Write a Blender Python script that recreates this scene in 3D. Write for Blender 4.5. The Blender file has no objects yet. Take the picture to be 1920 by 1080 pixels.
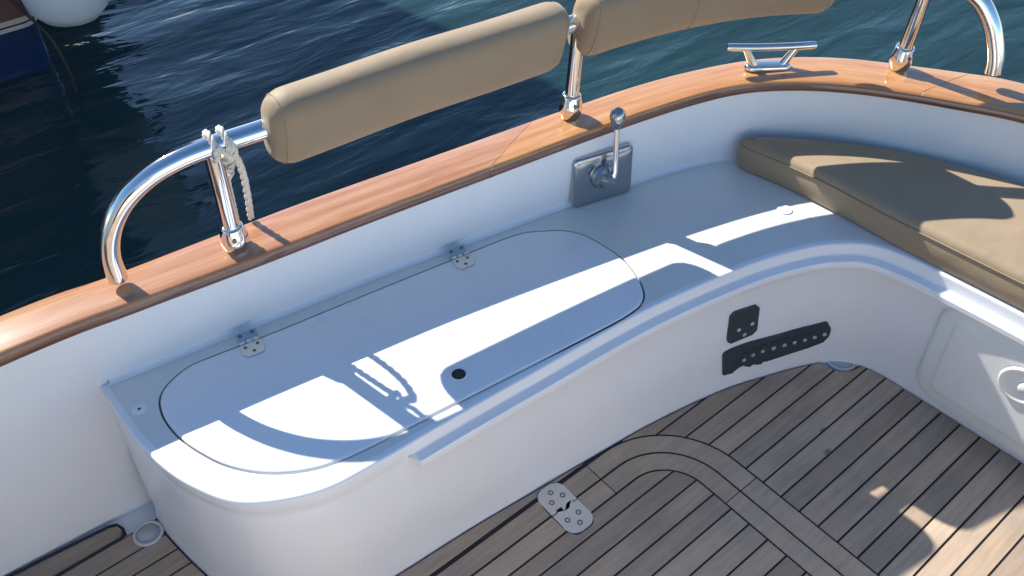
import bpy, bmesh, math, random
from mathutils import Vector, Matrix, Euler, geometry

S = bpy.context.scene
C = S.collection
random.seed(7)
R = math.radians

# ------------------------------------------------------------------ camera
cam_d = bpy.data.cameras.new('camera')
cam = bpy.data.objects.new('camera', cam_d)
C.objects.link(cam)
S.camera = cam
PITCH, ROLL, YAW = 0.7492669, 0.0049763, 0.8779007
fw = Vector((math.cos(YAW) * math.cos(PITCH), math.sin(YAW) * math.cos(PITCH), -math.sin(PITCH)))
rt = fw.cross(Vector((0, 0, 1))).normalized()
dn = fw.cross(rt)
r2 = rt * math.cos(ROLL) + dn * math.sin(ROLL)
d2 = -rt * math.sin(ROLL) + dn * math.cos(ROLL)
m = Matrix(((r2.x, -d2.x, -fw.x), (r2.y, -d2.y, -fw.y), (r2.z, -d2.z, -fw.z))).to_4x4()
m.translation = (0, 0, 1.6)
cam.matrix_world = m
cam_d.sensor_width = 36
cam_d.lens = 36 * 1680 / 1920
cam_d.clip_start = 0.05
cam_d.clip_end = 2000

# ------------------------------------------------------------------ light
EL = 41.0
AZ_FROM = 100.5                      # direction the sun stands in, degrees from +X
world = bpy.data.worlds.new('World')
S.world = world
world.use_nodes = True
wn = world.node_tree
wn.nodes.clear()
wo = wn.nodes.new('ShaderNodeOutputWorld')
bg = wn.nodes.new('ShaderNodeBackground')
sk = wn.nodes.new('ShaderNodeTexSky')
sk.sky_type = 'NISHITA'
sk.sun_disc = False
sk.sun_elevation = R(EL)
sk.sun_rotation = R(90 - AZ_FROM)
sk.air_density = 1.0
sk.dust_density = 0.15
sk.ozone_density = 2.0
bg.inputs['Strength'].default_value = 0.094
hsv = wn.nodes.new('ShaderNodeHueSaturation')
hsv.inputs['Saturation'].default_value = 1.14
wn.links.new(sk.outputs[0], hsv.inputs['Color'])
wn.links.new(hsv.outputs[0], bg.inputs[0])
wn.links.new(bg.outputs[0], wo.inputs[0])
sun_d = bpy.data.lights.new('sun', 'SUN')
sun_d.energy = 4.0
sun_d.angle = R(0.53)
sun_d.color = (1.0, 0.95, 0.87)
sun = bpy.data.objects.new('sun', sun_d)
C.objects.link(sun)
sd = Vector((math.cos(R(EL)) * math.cos(R(AZ_FROM)), math.cos(R(EL)) * math.sin(R(AZ_FROM)), math.sin(R(EL))))
sun.rotation_euler = sd.to_track_quat('Z', 'Y').to_euler()
sun.location = (0, 6, 6)
S.view_settings.view_transform = 'Standard'
S.view_settings.look = 'None'
S.view_settings.gamma = 1
S.view_settings.use_curve_mapping = False
S.view_settings.exposure = 1.0
S.render.engine = 'CYCLES'


# ------------------------------------------------------------------ materials
def mat(name, col, rough=0.5, metal=0.0, **kw):
    mt = bpy.data.materials.new(name)
    mt.use_nodes = True
    b = mt.node_tree.nodes['Principled BSDF']
    b.inputs['Base Color'].default_value = (*col, 1)
    b.inputs['Roughness'].default_value = rough
    b.inputs['Metallic'].default_value = metal
    for k, v in kw.items():
        b.inputs[k.replace('_', ' ')].default_value = v
    return mt


def nd(mt, t, **kw):
    n = mt.node_tree.nodes.new(t)
    for k, v in kw.items():
        setattr(n, k, v)
    return n


def noise_col(mt, c1, c2, scale=(1, 1, 1), nscale=4.0, detail=5, lo=0.35, hi=0.65, coord='Object', c3=None):
    """mix of two colours by a stretched noise into base colour; returns the noise node"""
    L = mt.node_tree.links
    b = mt.node_tree.nodes['Principled BSDF']
    tc = nd(mt, 'ShaderNodeTexCoord')
    mp = nd(mt, 'ShaderNodeMapping')
    mp.inputs['Scale'].default_value = scale
    nz = nd(mt, 'ShaderNodeTexNoise')
    nz.inputs['Scale'].default_value = nscale
    nz.inputs['Detail'].default_value = detail
    nz.inputs['Roughness'].default_value = 0.6
    rp = nd(mt, 'ShaderNodeValToRGB')
    rp.color_ramp.elements[0].position = lo
    rp.color_ramp.elements[0].color = (*c1, 1)
    rp.color_ramp.elements[1].position = hi
    rp.color_ramp.elements[1].color = (*c2, 1)
    if c3:
        e = rp.color_ramp.elements.new((lo + hi) / 2)
        e.color = (*c3, 1)
    L.new(tc.outputs[coord], mp.inputs[0])
    L.new(mp.outputs[0], nz.inputs['Vector'])
    L.new(nz.outputs['Fac'], rp.inputs[0])
    L.new(rp.outputs[0], b.inputs['Base Color'])
    return tc, mp, nz, rp


def bump(mt, scale, strength, dist=0.001, stretch=(1, 1, 1), detail=4, coord='Object'):
    L = mt.node_tree.links
    b = mt.node_tree.nodes['Principled BSDF']
    tc = nd(mt, 'ShaderNodeTexCoord')
    mp = nd(mt, 'ShaderNodeMapping')
    mp.inputs['Scale'].default_value = stretch
    nz = nd(mt, 'ShaderNodeTexNoise')
    nz.inputs['Scale'].default_value = scale
    nz.inputs['Detail'].default_value = detail
    bp = nd(mt, 'ShaderNodeBump')
    bp.inputs['Strength'].default_value = strength
    bp.inputs['Distance'].default_value = dist
    L.new(tc.outputs[coord], mp.inputs[0])
    L.new(mp.outputs[0], nz.inputs['Vector'])
    L.new(nz.outputs['Fac'], bp.inputs['Height'])
    L.new(bp.outputs[0], b.inputs['Normal'])


def rough_var(mt, scale, lo, hi):
    L = mt.node_tree.links
    b = mt.node_tree.nodes['Principled BSDF']
    tc = nd(mt, 'ShaderNodeTexCoord')
    nz = nd(mt, 'ShaderNodeTexNoise')
    nz.inputs['Scale'].default_value = scale
    nz.inputs['Detail'].default_value = 8
    nz.inputs['Roughness'].default_value = 0.7
    mr = nd(mt, 'ShaderNodeMapRange')
    mr.inputs['From Min'].default_value = 0.35
    mr.inputs['From Max'].default_value = 0.65
    mr.inputs['To Min'].default_value = lo
    mr.inputs['To Max'].default_value = hi
    L.new(tc.outputs['Object'], nz.inputs['Vector'])
    L.new(nz.outputs['Fac'], mr.inputs['Value'])
    L.new(mr.outputs[0], b.inputs['Roughness'])


M = {}
M['gel'] = mat('white_gelcoat', (0.78, 0.78, 0.77), 0.30, Coat_Weight=0.3, Coat_Roughness=0.08)
noise_col(M['gel'], (0.81, 0.81, 0.81), (0.86, 0.86, 0.86), (1, 1, 1), 3.0, 6, 0.25, 0.6)
bump(M['gel'], 9, 0.25, 0.002, detail=2)
rough_var(M['gel'], 3.0, 0.27, 0.35)
M['cream'] = mat('cream_gelcoat', (0.76, 0.75, 0.68), 0.35, Coat_Weight=0.2, Coat_Roughness=0.12)
noise_col(M['cream'], (0.70, 0.70, 0.655), (0.75, 0.75, 0.71), (1, 1, 1), 5.0, 6, 0.3, 0.65)
M['panelgel'] = mat('locker_door_gelcoat', (0.70, 0.70, 0.63), 0.4)
noise_col(M['panelgel'], (0.74, 0.74, 0.69), (0.80, 0.80, 0.755), (1, 1, 1), 6.0, 6, 0.3, 0.65)
M['steel'] = mat('polished_steel', (0.80, 0.79, 0.77), 0.07, 1.0)
bump(M['steel'], 40, 0.12, 0.0006, detail=2)
M['satin'] = mat('satin_steel', (0.66, 0.65, 0.63), 0.32, 1.0)
bump(M['satin'], 400, 0.15, 0.0003)
M['chrome'] = mat('chrome_plate', (0.47, 0.47, 0.47), 0.18, 1.0)
bump(M['chrome'], 14, 0.3, 0.003, detail=2)
M['dark'] = mat('dark_rubber', (0.02, 0.02, 0.022), 0.6)
M['seal'] = mat('black_caulking', (0.014, 0.014, 0.018), 0.7)
M['gasket'] = mat('grey_gasket', (0.10, 0.10, 0.11), 0.6)
M['screw'] = mat('screw_recess', (0.18, 0.18, 0.18), 0.4, 1.0)
M['vent'] = mat('black_plastic', (0.035, 0.046, 0.058), 0.42)
bump(M['vent'], 60, 0.4, 0.001)
M['ventdot'] = mat('pale_fastener', (0.55, 0.58, 0.6), 0.35, 0.3)
M['blacktip'] = mat('black_knob', (0.02, 0.02, 0.03), 0.12, Coat_Weight=1.0)
M['rope'] = mat('white_rope', (0.74, 0.69, 0.60), 0.8)


def teak_cap(name, a, b_, c):
    mt = mat(name, a, 0.22, Coat_Weight=0.8, Coat_Roughness=0.06)
    L = mt.node_tree.links
    bs = mt.node_tree.nodes['Principled BSDF']
    uv = nd(mt, 'ShaderNodeUVMap')
    mp = nd(mt, 'ShaderNodeMapping')
    mp.inputs['Scale'].default_value = (0.9, 7, 1)
    nz = nd(mt, 'ShaderNodeTexNoise')
    nz.inputs['Scale'].default_value = 5.0
    nz.inputs['Detail'].default_value = 7
    nz.inputs['Roughness'].default_value = 0.65
    nz.inputs['Distortion'].default_value = 0.6
    rp = nd(mt, 'ShaderNodeValToRGB')
    e = rp.color_ramp.elements
    e[0].position, e[0].color = 0.30, (*b_, 1)
    e[1].position, e[1].color = 0.72, (*c, 1)
    k = e.new(0.5)
    k.color = (*a, 1)
    # fine dark grain
    mp2 = nd(mt, 'ShaderNodeMapping')
    mp2.inputs['Scale'].default_value = (6, 170, 1)
    n2 = nd(mt, 'ShaderNodeTexNoise')
    n2.inputs['Scale'].default_value = 3.0
    n2.inputs['Detail'].default_value = 4
    r2_ = nd(mt, 'ShaderNodeValToRGB')
    r2_.color_ramp.elements[0].position = 0.36
    r2_.color_ramp.elements[0].color = (0.80, 0.76, 0.74, 1)
    r2_.color_ramp.elements[1].position = 0.55
    r2_.color_ramp.elements[1].color = (1, 1, 1, 1)
    mx = nd(mt, 'ShaderNodeMix', data_type='RGBA', blend_type='MULTIPLY')
    mx.inputs[0].default_value = 0.8
    L.new(uv.outputs[0], mp.inputs[0]); L.new(mp.outputs[0], nz.inputs['Vector']); L.new(nz.outputs['Fac'], rp.inputs[0])
    L.new(uv.outputs[0], mp2.inputs[0]); L.new(mp2.outputs[0], n2.inputs['Vector']); L.new(n2.outputs['Fac'], r2_.inputs[0])
    L.new(rp.outputs[0], mx.inputs[6]); L.new(r2_.outputs[0], mx.inputs[7])
    L.new(mx.outputs[2], bs.inputs['Base Color'])
    return mt


M['teak_a'] = teak_cap('varnished_teak_worn', (0.44, 0.210, 0.098), (0.34, 0.145, 0.060), (0.54, 0.31, 0.18))
M['teak_b'] = teak_cap('varnished_teak_golden', (0.52, 0.245, 0.085), (0.41, 0.17, 0.05), (0.61, 0.34, 0.14))
M['teak_lip_shade'] = teak_cap('varnished_teak_painted_shade', (0.17, 0.075, 0.048), (0.12, 0.050, 0.032), (0.24, 0.12, 0.08))  # same teak, darkened to paint in the shade on the inner lip


def deck_teak(name):
    mt = mat(name, (0.2, 0.16, 0.13), 0.72)
    L = mt.node_tree.links
    bs = mt.node_tree.nodes['Principled BSDF']
    uv = nd(mt, 'ShaderNodeUVMap')
    oi = nd(mt, 'ShaderNodeObjectInfo')
    add = nd(mt, 'ShaderNodeVectorMath', operation='ADD')
    sc = nd(mt, 'ShaderNodeVectorMath', operation='SCALE')
    sc.inputs['Scale'].default_value = 37.0
    cmb = nd(mt, 'ShaderNodeCombineXYZ')
    L.new(oi.outputs['Random'], cmb.inputs[0]); L.new(oi.outputs['Random'], cmb.inputs[1])
    L.new(cmb.outputs[0], sc.inputs[0])
    L.new(uv.outputs[0], add.inputs[0]); L.new(sc.outputs[0], add.inputs[1])
    mp = nd(mt, 'ShaderNodeMapping'); mp.inputs['Scale'].default_value = (2.2, 26, 1)
    nz = nd(mt, 'ShaderNodeTexNoise'); nz.inputs['Scale'].default_value = 3; nz.inputs['Detail'].default_value = 8; nz.inputs['Roughness'].default_value = 0.7
    L.new(add.outputs[0], mp.inputs[0]); L.new(mp.outputs[0], nz.inputs['Vector'])
    rp = nd(mt, 'ShaderNodeValToRGB')
    e = rp.color_ramp.elements
    e[0].position, e[0].color = 0.28, (0.385, 0.292, 0.208, 1)
    e[1].position, e[1].color = 0.74, (0.54, 0.44, 0.33, 1)
    k = e.new(0.5); k.color = (0.46, 0.362, 0.265, 1)
    L.new(nz.outputs['Fac'], rp.inputs[0])
    # blotches of weathering
    n2 = nd(mt, 'ShaderNodeTexNoise'); n2.inputs['Scale'].default_value = 5.5; n2.inputs['Detail'].default_value = 5
    L.new(add.outputs[0], n2.inputs['Vector'])
    r2_ = nd(mt, 'ShaderNodeValToRGB')
    r2_.color_ramp.elements[0].position = 0.33; r2_.color_ramp.elements[0].color = (0.80, 0.80, 0.84, 1)
    r2_.color_ramp.elements[1].position = 0.66; r2_.color_ramp.elements[1].color = (1.10, 1.03, 0.97, 1)
    L.new(n2.outputs['Fac'], r2_.inputs[0])
    mx = nd(mt, 'ShaderNodeMix', data_type='RGBA', blend_type='MULTIPLY'); mx.inputs[0].default_value = 1
    L.new(rp.outputs[0], mx.inputs[6]); L.new(r2_.outputs[0], mx.inputs[7])
    # each plank a little different
    mr = nd(mt, 'ShaderNodeMapRange'); mr.inputs['To Min'].default_value = 0.80; mr.inputs['To Max'].default_value = 1.14
    L.new(oi.outputs['Random'], mr.inputs['Value'])
    hs = nd(mt, 'ShaderNodeHueSaturation')
    L.new(mr.outputs[0], hs.inputs['Value']); L.new(mx.outputs[2], hs.inputs['Color'])
    # small dark knots
    vo = nd(mt, 'ShaderNodeTexVoronoi'); vo.inputs['Scale'].default_value = 3.2
    mp3 = nd(mt, 'ShaderNodeMapping'); mp3.inputs['Scale'].default_value = (0.7, 1.2, 1)
    L.new(add.outputs[0], mp3.inputs[0]); L.new(mp3.outputs[0], vo.inputs['Vector'])
    r3 = nd(mt, 'ShaderNodeValToRGB')
    r3.color_ramp.elements[0].position = 0.012; r3.color_ramp.elements[0].color = (0.45, 0.42, 0.42, 1)
    r3.color_ramp.elements[1].position = 0.035; r3.color_ramp.elements[1].color = (1, 1, 1, 1)
    L.new(vo.outputs['Distance'], r3.inputs[0])
    m2 = nd(mt, 'ShaderNodeMix', data_type='RGBA', blend_type='MULTIPLY'); m2.inputs[0].default_value = 1
    L.new(hs.outputs[0], m2.inputs[6]); L.new(r3.outputs[0], m2.inputs[7])
    L.new(m2.outputs[2], bs.inputs['Base Color'])
    bp = nd(mt, 'ShaderNodeBump'); bp.inputs['Strength'].default_value = 0.35; bp.inputs['Distance'].default_value = 0.0012
    L.new(nz.outputs['Fac'], bp.inputs['Height']); L.new(bp.outputs[0], bs.inputs['Normal'])
    return mt


M['deck'] = deck_teak('weathered_deck_teak')

M['fabric'] = mat('tan_vinyl', (0.42, 0.315, 0.20), 0.62, Sheen_Weight=0.15)
noise_col(M['fabric'], (0.300, 0.218, 0.131), (0.345, 0.254, 0.156), (1, 1, 1), 6, 4, 0.3, 0.7)
bump(M['fabric'], 7, 0.55, 0.012, detail=8)
M['piping'] = mat('tan_piping', (0.33, 0.25, 0.155), 0.6)

M['navy'] = mat('navy_hull_paint', (0.010, 0.026, 0.085), 0.3, Coat_Weight=0.6, Coat_Roughness=0.1)
M['mauve'] = mat('brown_topside_paint', (0.16, 0.085, 0.075), 0.35)
M['stripe'] = mat('cream_stripe', (0.5, 0.46, 0.40), 0.4)
M['fender'] = mat('white_fender_vinyl', (0.62, 0.66, 0.70), 0.45)
M['super'] = mat('white_superstructure', (0.75, 0.75, 0.74), 0.4)
M['glass'] = mat('dark_glass', (0.02, 0.025, 0.03), 0.05)


# ------------------------------------------------------------------ mesh helpers
def link(name, me, parent=None, material=None, smooth=True):
    if material is not None:
        me.materials.append(material)
    for p in me.polygons:
        p.use_smooth = smooth
    o = bpy.data.objects.new(name, me)
    C.objects.link(o)
    if parent is not None:
        o.parent = parent
    return o


def obj(name, bm, material=None, parent=None, smooth=True, split=35):
    if split:
        for e in bm.edges:
            if len(e.link_faces) == 2 and e.calc_face_angle(0) > R(split):
                e.smooth = False
    me = bpy.data.meshes.new(name)
    bm.to_mesh(me)
    bm.free()
    return link(name, me, parent, material, smooth)


def thing(name, label, cat, loc=(0, 0, 0), group=None):
    o = bpy.data.objects.new(name, None)
    o.empty_display_size = 0.05
    C.objects.link(o)
    o.location = loc
    o['label'] = label
    o['category'] = cat
    if group:
        o['group'] = group
    return o


def tag(o, label, cat, group=None):
    o['label'] = label
    o['category'] = cat
    if group:
        o['group'] = group
    return o


def structure(o, label=None):
    o['kind'] = 'structure'
    if label:
        o['label'] = label
    return o


def tobj(name, bm, material, root, **kw):
    """part whose mesh is given in world coordinates, child of an empty standing at root.location"""
    bmesh.ops.translate(bm, verts=bm.verts, vec=-root.location)
    return obj(name, bm, material, root, **kw)


def catmull(pts, n):
    """smooth curve through pts, resampled to n evenly spaced points"""
    P = [Vector(p) for p in pts]
    P = [P[0] * 2 - P[1]] + P + [P[-1] * 2 - P[-2]]
    out = []
    for i in range(1, len(P) - 2):
        a, b, c, d = P[i - 1:i + 3]
        for k in range(24):
            t = k / 24
            out.append(0.5 * ((2 * b) + (c - a) * t + (2 * a - 5 * b + 4 * c - d) * t * t + (3 * b - a - 3 * c + d) * t ** 3))
    out.append(P[-2])
    return resample(out, n)


def resample(out, n):
    L = [0]
    for a, b in zip(out, out[1:]):
        L.append(L[-1] + (b - a).length)
    res = []
    j = 0
    for i in range(n):
        s = L[-1] * i / (n - 1)
        while j < len(L) - 2 and L[j + 1] < s:
            j += 1
        t = (s - L[j]) / max(L[j + 1] - L[j], 1e-9)
        res.append(out[j].lerp(out[j + 1], min(max(t, 0), 1)))
    return res


def grid(bm, rows, close=False, uvl=None):
    """rows: list of lists of Vectors; makes quads between them"""
    V = [[bm.verts.new(p) for p in r] for r in rows]
    n = len(V[0])
    for i in range(len(V) - 1):
        for j in range(n - 1 + (1 if close else 0)):
            k = (j + 1) % n
            try:
                bm.faces.new((V[i][j], V[i][k], V[i + 1][k], V[i + 1][j]))
            except ValueError:
                pass
    return V


def tube(bm, pts, r, seg=16, cap=True, radii=None):
    pts = [Vector(p) for p in pts]
    up = Vector((0.13, 0.27, 1)).normalized()
    rows = []
    prev = None
    for i, p in enumerate(pts):
        t = (pts[min(i + 1, len(pts) - 1)] - pts[max(i - 1, 0)]).normalized()
        if prev is None:
            a = t.cross(up).normalized()
        else:
            a = (prev - t * prev.dot(t)).normalized()
        prev = a
        b = t.cross(a)
        rr = radii[i] if radii else r
        rows.append([p + (a * math.cos(2 * math.pi * k / seg) + b * math.sin(2 * math.pi * k / seg)) * rr for k in range(seg)])
    V = grid(bm, rows, close=True)
    if cap:
        bm.faces.new(V[0])
        bm.faces.new(list(reversed(V[-1])))
    return V


def lathe(bm, prof, origin, axis=(0, 0, 1), seg=24):
    """prof: list of (radius, height) along axis"""
    axis = Vector(axis).normalized()
    a = axis.orthogonal().normalized()
    b = axis.cross(a)
    o = Vector(origin)
    rows = []
    for r, h in prof:
        rows.append([o + axis * h + (a * math.cos(2 * math.pi * k / seg) + b * math.sin(2 * math.pi * k / seg)) * max(r, 1e-5) for k in range(seg)])
    V = grid(bm, rows, close=True)
    bm.faces.new(V[0])
    bm.faces.new(list(reversed(V[-1])))


def fix_normals(bm):
    bmesh.ops.recalc_face_normals(bm, faces=bm.faces)


def prism(bm, poly, z0, z1, bev=0.0):
    """extruded polygon (list of 2D points, ccw) with a small top bevel"""
    P = [Vector((p[0], p[1], 0)) for p in poly]
    bot = [bm.verts.new((p.x, p.y, z0)) for p in P]
    if bev > 0:
        inn = inset(poly, bev)
        mid = [bm.verts.new((p.x, p.y, z1 - bev)) for p in P]
        top = [bm.verts.new((p[0], p[1], z1)) for p in inn]
        rings = [bot, mid, top]
    else:
        top = [bm.verts.new((p.x, p.y, z1)) for p in P]
        rings = [bot, top]
    n = len(P)
    for a, b in zip(rings, rings[1:]):
        for i in range(n):
            j = (i + 1) % n
            bm.faces.new((a[i], a[j], b[j], b[i]))
    bm.faces.new(top)


def inset(poly, d):
    n = len(poly)
    out = []
    for i in range(n):
        a = Vector(poly[i - 1][:2]); b = Vector(poly[i][:2]); c = Vector(poly[(i + 1) % n][:2])
        e1 = (b - a); e2 = (c - b)
        if e1.length < 1e-9 or e2.length < 1e-9:
            out.append((b.x, b.y)); continue
        e1.normalize(); e2.normalize()
        n1 = Vector((-e1.y, e1.x)); n2 = Vector((-e2.y, e2.x))
        k = n1 + n2
        if k.length < 1e-6:
            out.append((b.x, b.y)); continue
        k.normalize()
        s = d / max(k.dot(n1), 0.35)
        out.append((b.x + k.x * s, b.y + k.y * s))
    return out


def area(poly):
    return 0.5 * sum(poly[i - 1][0] * poly[i][1] - poly[i][0] * poly[i - 1][1] for i in range(len(poly)))


def clip(poly, a, b, c):
    """keep points with a*x+b*y <= c"""
    out = []
    n = len(poly)
    for i in range(n):
        p, q = poly[i], poly[(i + 1) % n]
        dp, dq = a * p[0] + b * p[1] - c, a * q[0] + b * q[1] - c
        if dp <= 0:
            out.append(p)
        if (dp < 0 < dq) or (dq < 0 < dp):
            t = dp / (dp - dq)
            out.append((p[0] + (q[0] - p[0]) * t, p[1] + (q[1] - p[1]) * t))
    return out


def clean(poly, eps=4e-4):
    out = []
    for p in poly:
        if not out or (Vector(p) - Vector(out[-1])).length > eps:
            out.append(p)
    if len(out) > 2 and (Vector(out[0]) - Vector(out[-1])).length < eps:
        out.pop()
    return out


def uv_world(o, swap=False, k=1.0):
    me = o.data
    uv = me.uv_layers.new(name='UVMap')
    for lp in me.loops:
        co = me.vertices[lp.vertex_index].co
        uv.data[lp.index].uv = (co.y * k, co.x * k) if swap else (co.x * k, co.y * k)


# ================================================================== WATER
mt = bpy.data.materials.new('harbour_water')
mt.use_nodes = True
L = mt.node_tree.links
b = mt.node_tree.nodes['Principled BSDF']
b.inputs['Base Color'].default_value = (0.013, 0.035, 0.037, 1)
b.inputs['Roughness'].default_value = 0.06
b.inputs['IOR'].default_value = 1.34
tc = nd(mt, 'ShaderNodeTexCoord')
prev = None
for (sx, sy, rot, scl, dist, det, wgt) in ((1.0, 2.6, 20, 0.8, 0.050, 2, 1.0), (1.0, 3.0, 32, 2.8, 0.012, 3, 1.0), (1.0, 2.4, 10, 9.0, 0.0014, 2, 0.8)):
    mp = nd(mt, 'ShaderNodeMapping')
    mp.inputs['Rotation'].default_value = (0, 0, R(rot))
    mp.inputs['Scale'].default_value = (sx, sy, 1)
    nz = nd(mt, 'ShaderNodeTexNoise')
    nz.inputs['Scale'].default_value = scl
    nz.inputs['Detail'].default_value = det
    nz.inputs['Distortion'].default_value = 0.5
    bp = nd(mt, 'ShaderNodeBump')
    bp.inputs['Strength'].default_value = wgt
    bp.inputs['Distance'].default_value = dist
    L.new(tc.outputs['Object'], mp.inputs[0]); L.new(mp.outputs[0], nz.inputs['Vector'])
    L.new(nz.outputs['Fac'], bp.inputs['Height'])
    if prev:
        L.new(prev.outputs[0], bp.inputs['Normal'])
    prev = bp
L.new(prev.outputs[0], b.inputs['Normal'])
bm = bmesh.new()
for q in ((-400, -400), (400, -400), (400, 400), (-400, 400)):
    bm.verts.new((q[0], q[1], -0.3))
bm.faces.new(bm.verts)
w = obj('sea_water', bm, mt, smooth=False, split=0)
structure(w, 'rippled dark teal harbour water beyond the gunwale')


# ================================================================== PATHS
def sheer(x):
    return 0.54 + (0.039 * ((x - 0.3) / 1.2) ** 1.6 if x > 0.3 else 0)


CY = -0.30                                     # centreline of the boat
inner_port = [(-2.6, 1.20), (-1.6, 1.285), (-0.7, 1.305), (-0.005, 1.287), (0.206, 1.266), (0.455, 1.232), (0.662, 1.205),
              (0.972, 1.154), (1.205, 1.112), (1.39, 1.068), (1.515, 1.020), (1.612, 0.944), (1.684, 0.858), (1.741, 0.764),
              (1.789, 0.668), (1.839, 0.555), (1.889, 0.35), (1.915, 0.10), (1.925, CY)]
outer_port = [(-2.6, 1.31), (-1.6, 1.395), (-0.7, 1.412), (0.025, 1.386), (0.205, 1.364), (0.420, 1.345), (0.622, 1.322),
              (1.009, 1.258), (1.205, 1.222), (1.361, 1.188), (1.492, 1.146), (1.613, 1.090), (1.710, 1.018), (1.788, 0.930),
              (1.848, 0.834), (1.905, 0.738), (1.961, 0.622), (2.008, 0.37), (2.036, 0.10), (2.046, CY)]
NP = 180
inP = [Vector((p.x, p.y, 0)) for p in catmull([(*p, 0) for p in inner_port], NP)]
ouP = [Vector((p.x, p.y, 0)) for p in catmull([(*p, 0) for p in outer_port], NP)]


def mirror(l):
    return l + [Vector((p.x, 2 * CY - p.y, p.z)) for p in reversed(l[:-1])]


inF, ouF = mirror(inP), mirror(ouP)

# ------------------------------------------------------------------ hull shell
bm = bmesh.new()
rows = []
for a, o_ in zip(inF, ouF):
    zt = sheer(a.x)
    d = (o_ - a).normalized()
    wi = a + d * 0.014          # inner face of the bulwark
    wo_ = o_ - d * 0.018        # outer face
    rows.append([Vector((wi.x, wi.y, -0.02)) + d * 0.03, Vector((wi.x, wi.y, 0.36)) + d * 0.012, Vector((wi.x, wi.y, zt - 0.10)) + d * 0.002, Vector((wi.x, wi.y, zt - 0.022)),
                 Vector((wo_.x, wo_.y, zt - 0.022)), Vector((wo_.x, wo_.y, zt - 0.12)) + d * 0.02,
                 Vector((wo_.x, wo_.y, 0.1)) - d * 0.02, Vector((wo_.x, wo_.y, -0.32)) - d * 0.16])
grid(bm, rows)
fix_normals(bm)
hull = obj('hull_shell', bm, M['gel'], split=40)
structure(hull, 'white gelcoat hull side below the teak gunwale')

# ------------------------------------------------------------------ gunwale cap, plank by plank
M['filler'] = mat('pale_seam_filler', (0.62, 0.42, 0.28), 0.5)
gun = thing('gunwale_cap', 'varnished teak cap rail curving along the top of the white hull side', 'gunwale', (0.6, 1.27, 0.54))


def cap_profile():
    """(v across 0 inner..1 outer, dz)"""
    r = 0.011
    pr = []
    for k in range(7):
        a = math.pi / 2 * k / 6
        pr.append((-0.0 + r - r * math.cos(math.pi / 2 - a) if False else r * (1 - math.sin(a)), -r + r * math.cos(math.pi / 2 - a)))
    return pr


def cap_piece(i0, i1, gap, material, sk0=0.0, sk1=0.0, side=1, cap0=True, cap1=True):
    bm = bmesh.new()
    uvl = bm.loops.layers.uv.new('UVMap')
    nst = max(3, int((i1 - i0) * 2) + 1)
    rr = 0.012
    T = 0.026
    prof = []                       # (distance from inner edge, fraction flag, z)
    prof.append(('i', 0.012, -T))
    prof.append(('i', 0.003, -T + 0.001))
    for k in range(5):
        a = math.pi * 0.5 * k / 4
        prof.append(('i', 0.004 * (1 - math.sin(a)) if k < 0 else 0.003 * (1 - math.sin(a)), -T + 0.004 + 0.004 * (1 - math.cos(a)) * 0))
    prof = [('i', 0.014, -T), ('i', 0.004, -T), ('i', 0.0, -T + 0.004), ('i', 0.0, -T + 0.010)]
    for k in range(1, 7):
        a = math.pi / 2 * k / 6
        prof.append(('i', rr * (1 - math.cos(a)), -rr + rr * math.sin(a) - 0.000))
    prof += [('m', 0.33, 0.0015), ('m', 0.67, 0.0015)]
    for k in range(6, -1, -1):
        a = math.pi / 2 * k / 6
        prof.append(('o', rr * (1 - math.cos(a)), -rr + rr * math.sin(a)))
    prof += [('o', 0.0, -T + 0.004), ('o', 0.014, -T)]
    rows = []
    us = []
    for s in range(nst):
        f = s / (nst - 1)
        row = []
        urow = []
        for kind, dd, dz in prof:
            w0 = 0.0 if kind == 'i' else (1.0 if kind == 'o' else dd)
            skew = (sk0 * (1 - f) + sk1 * f) * (w0 - 0.5)
            idx = i0 + (i1 - i0) * f + skew
            g = gap * (1 - 2 * f)
            idx += g
            j = int(max(0, min(len(inF) - 2, math.floor(idx))))
            t = idx - j
            a = inF[j].lerp(inF[j + 1], t)
            c = ouF[j].lerp(ouF[j + 1], t)
            d = (c - a)
            wd = d.length
            d.normalize()
            if kind == 'i':
                p = a + d * dd; v = dd
            elif kind == 'o':
                p = c - d * dd; v = wd - dd
            else:
                p = a.lerp(c, dd); v = wd * dd
            p.z = sheer(a.x) + dz
            row.append(p)
            urow.append((idx * 0.0233, v - dz * 1.0 if kind == 'i' else v))
        rows.append(row)
        us.append(urow)
    V = grid(bm, rows)
    uvmap = {}
    for r_, u_ in zip(V, us):
        for v_, u2 in zip(r_, u_):
            uvmap[v_] = u2
    if cap0:
        bm.faces.new(list(reversed(V[0])))
    if cap1:
        bm.faces.new(V[-1])
    for f_ in bm.faces:
        for lp in f_.loops:
            lp[uvl].uv = uvmap[lp.vert]
    fix_normals(bm)
    bm.verts.index_update()
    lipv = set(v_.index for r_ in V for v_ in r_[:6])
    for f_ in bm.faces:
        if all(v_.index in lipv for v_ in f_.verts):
            f_.material_index = 1  # lip faces get the teak with shade painted into its colour
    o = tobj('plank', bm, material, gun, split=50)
    o.data.materials.append(M['teak_lip_shade'])
    return o


def idx_at_x(x, y_hint=1.0):
    best = min(range(NP), key=lambda i: abs(inP[i].x - x) + (0.3 * abs(inP[i].y - y_hint)))
    return best


def nearest(pt):
    q = Vector((pt[0], pt[1], 0))
    bi, bd = 0, 9
    for i in range(NP - 1):
        c = (inP[i] + ouP[i]) / 2
        if (c - q).length < bd:
            bi, bd = i, (c - q).length
    return bi


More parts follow.
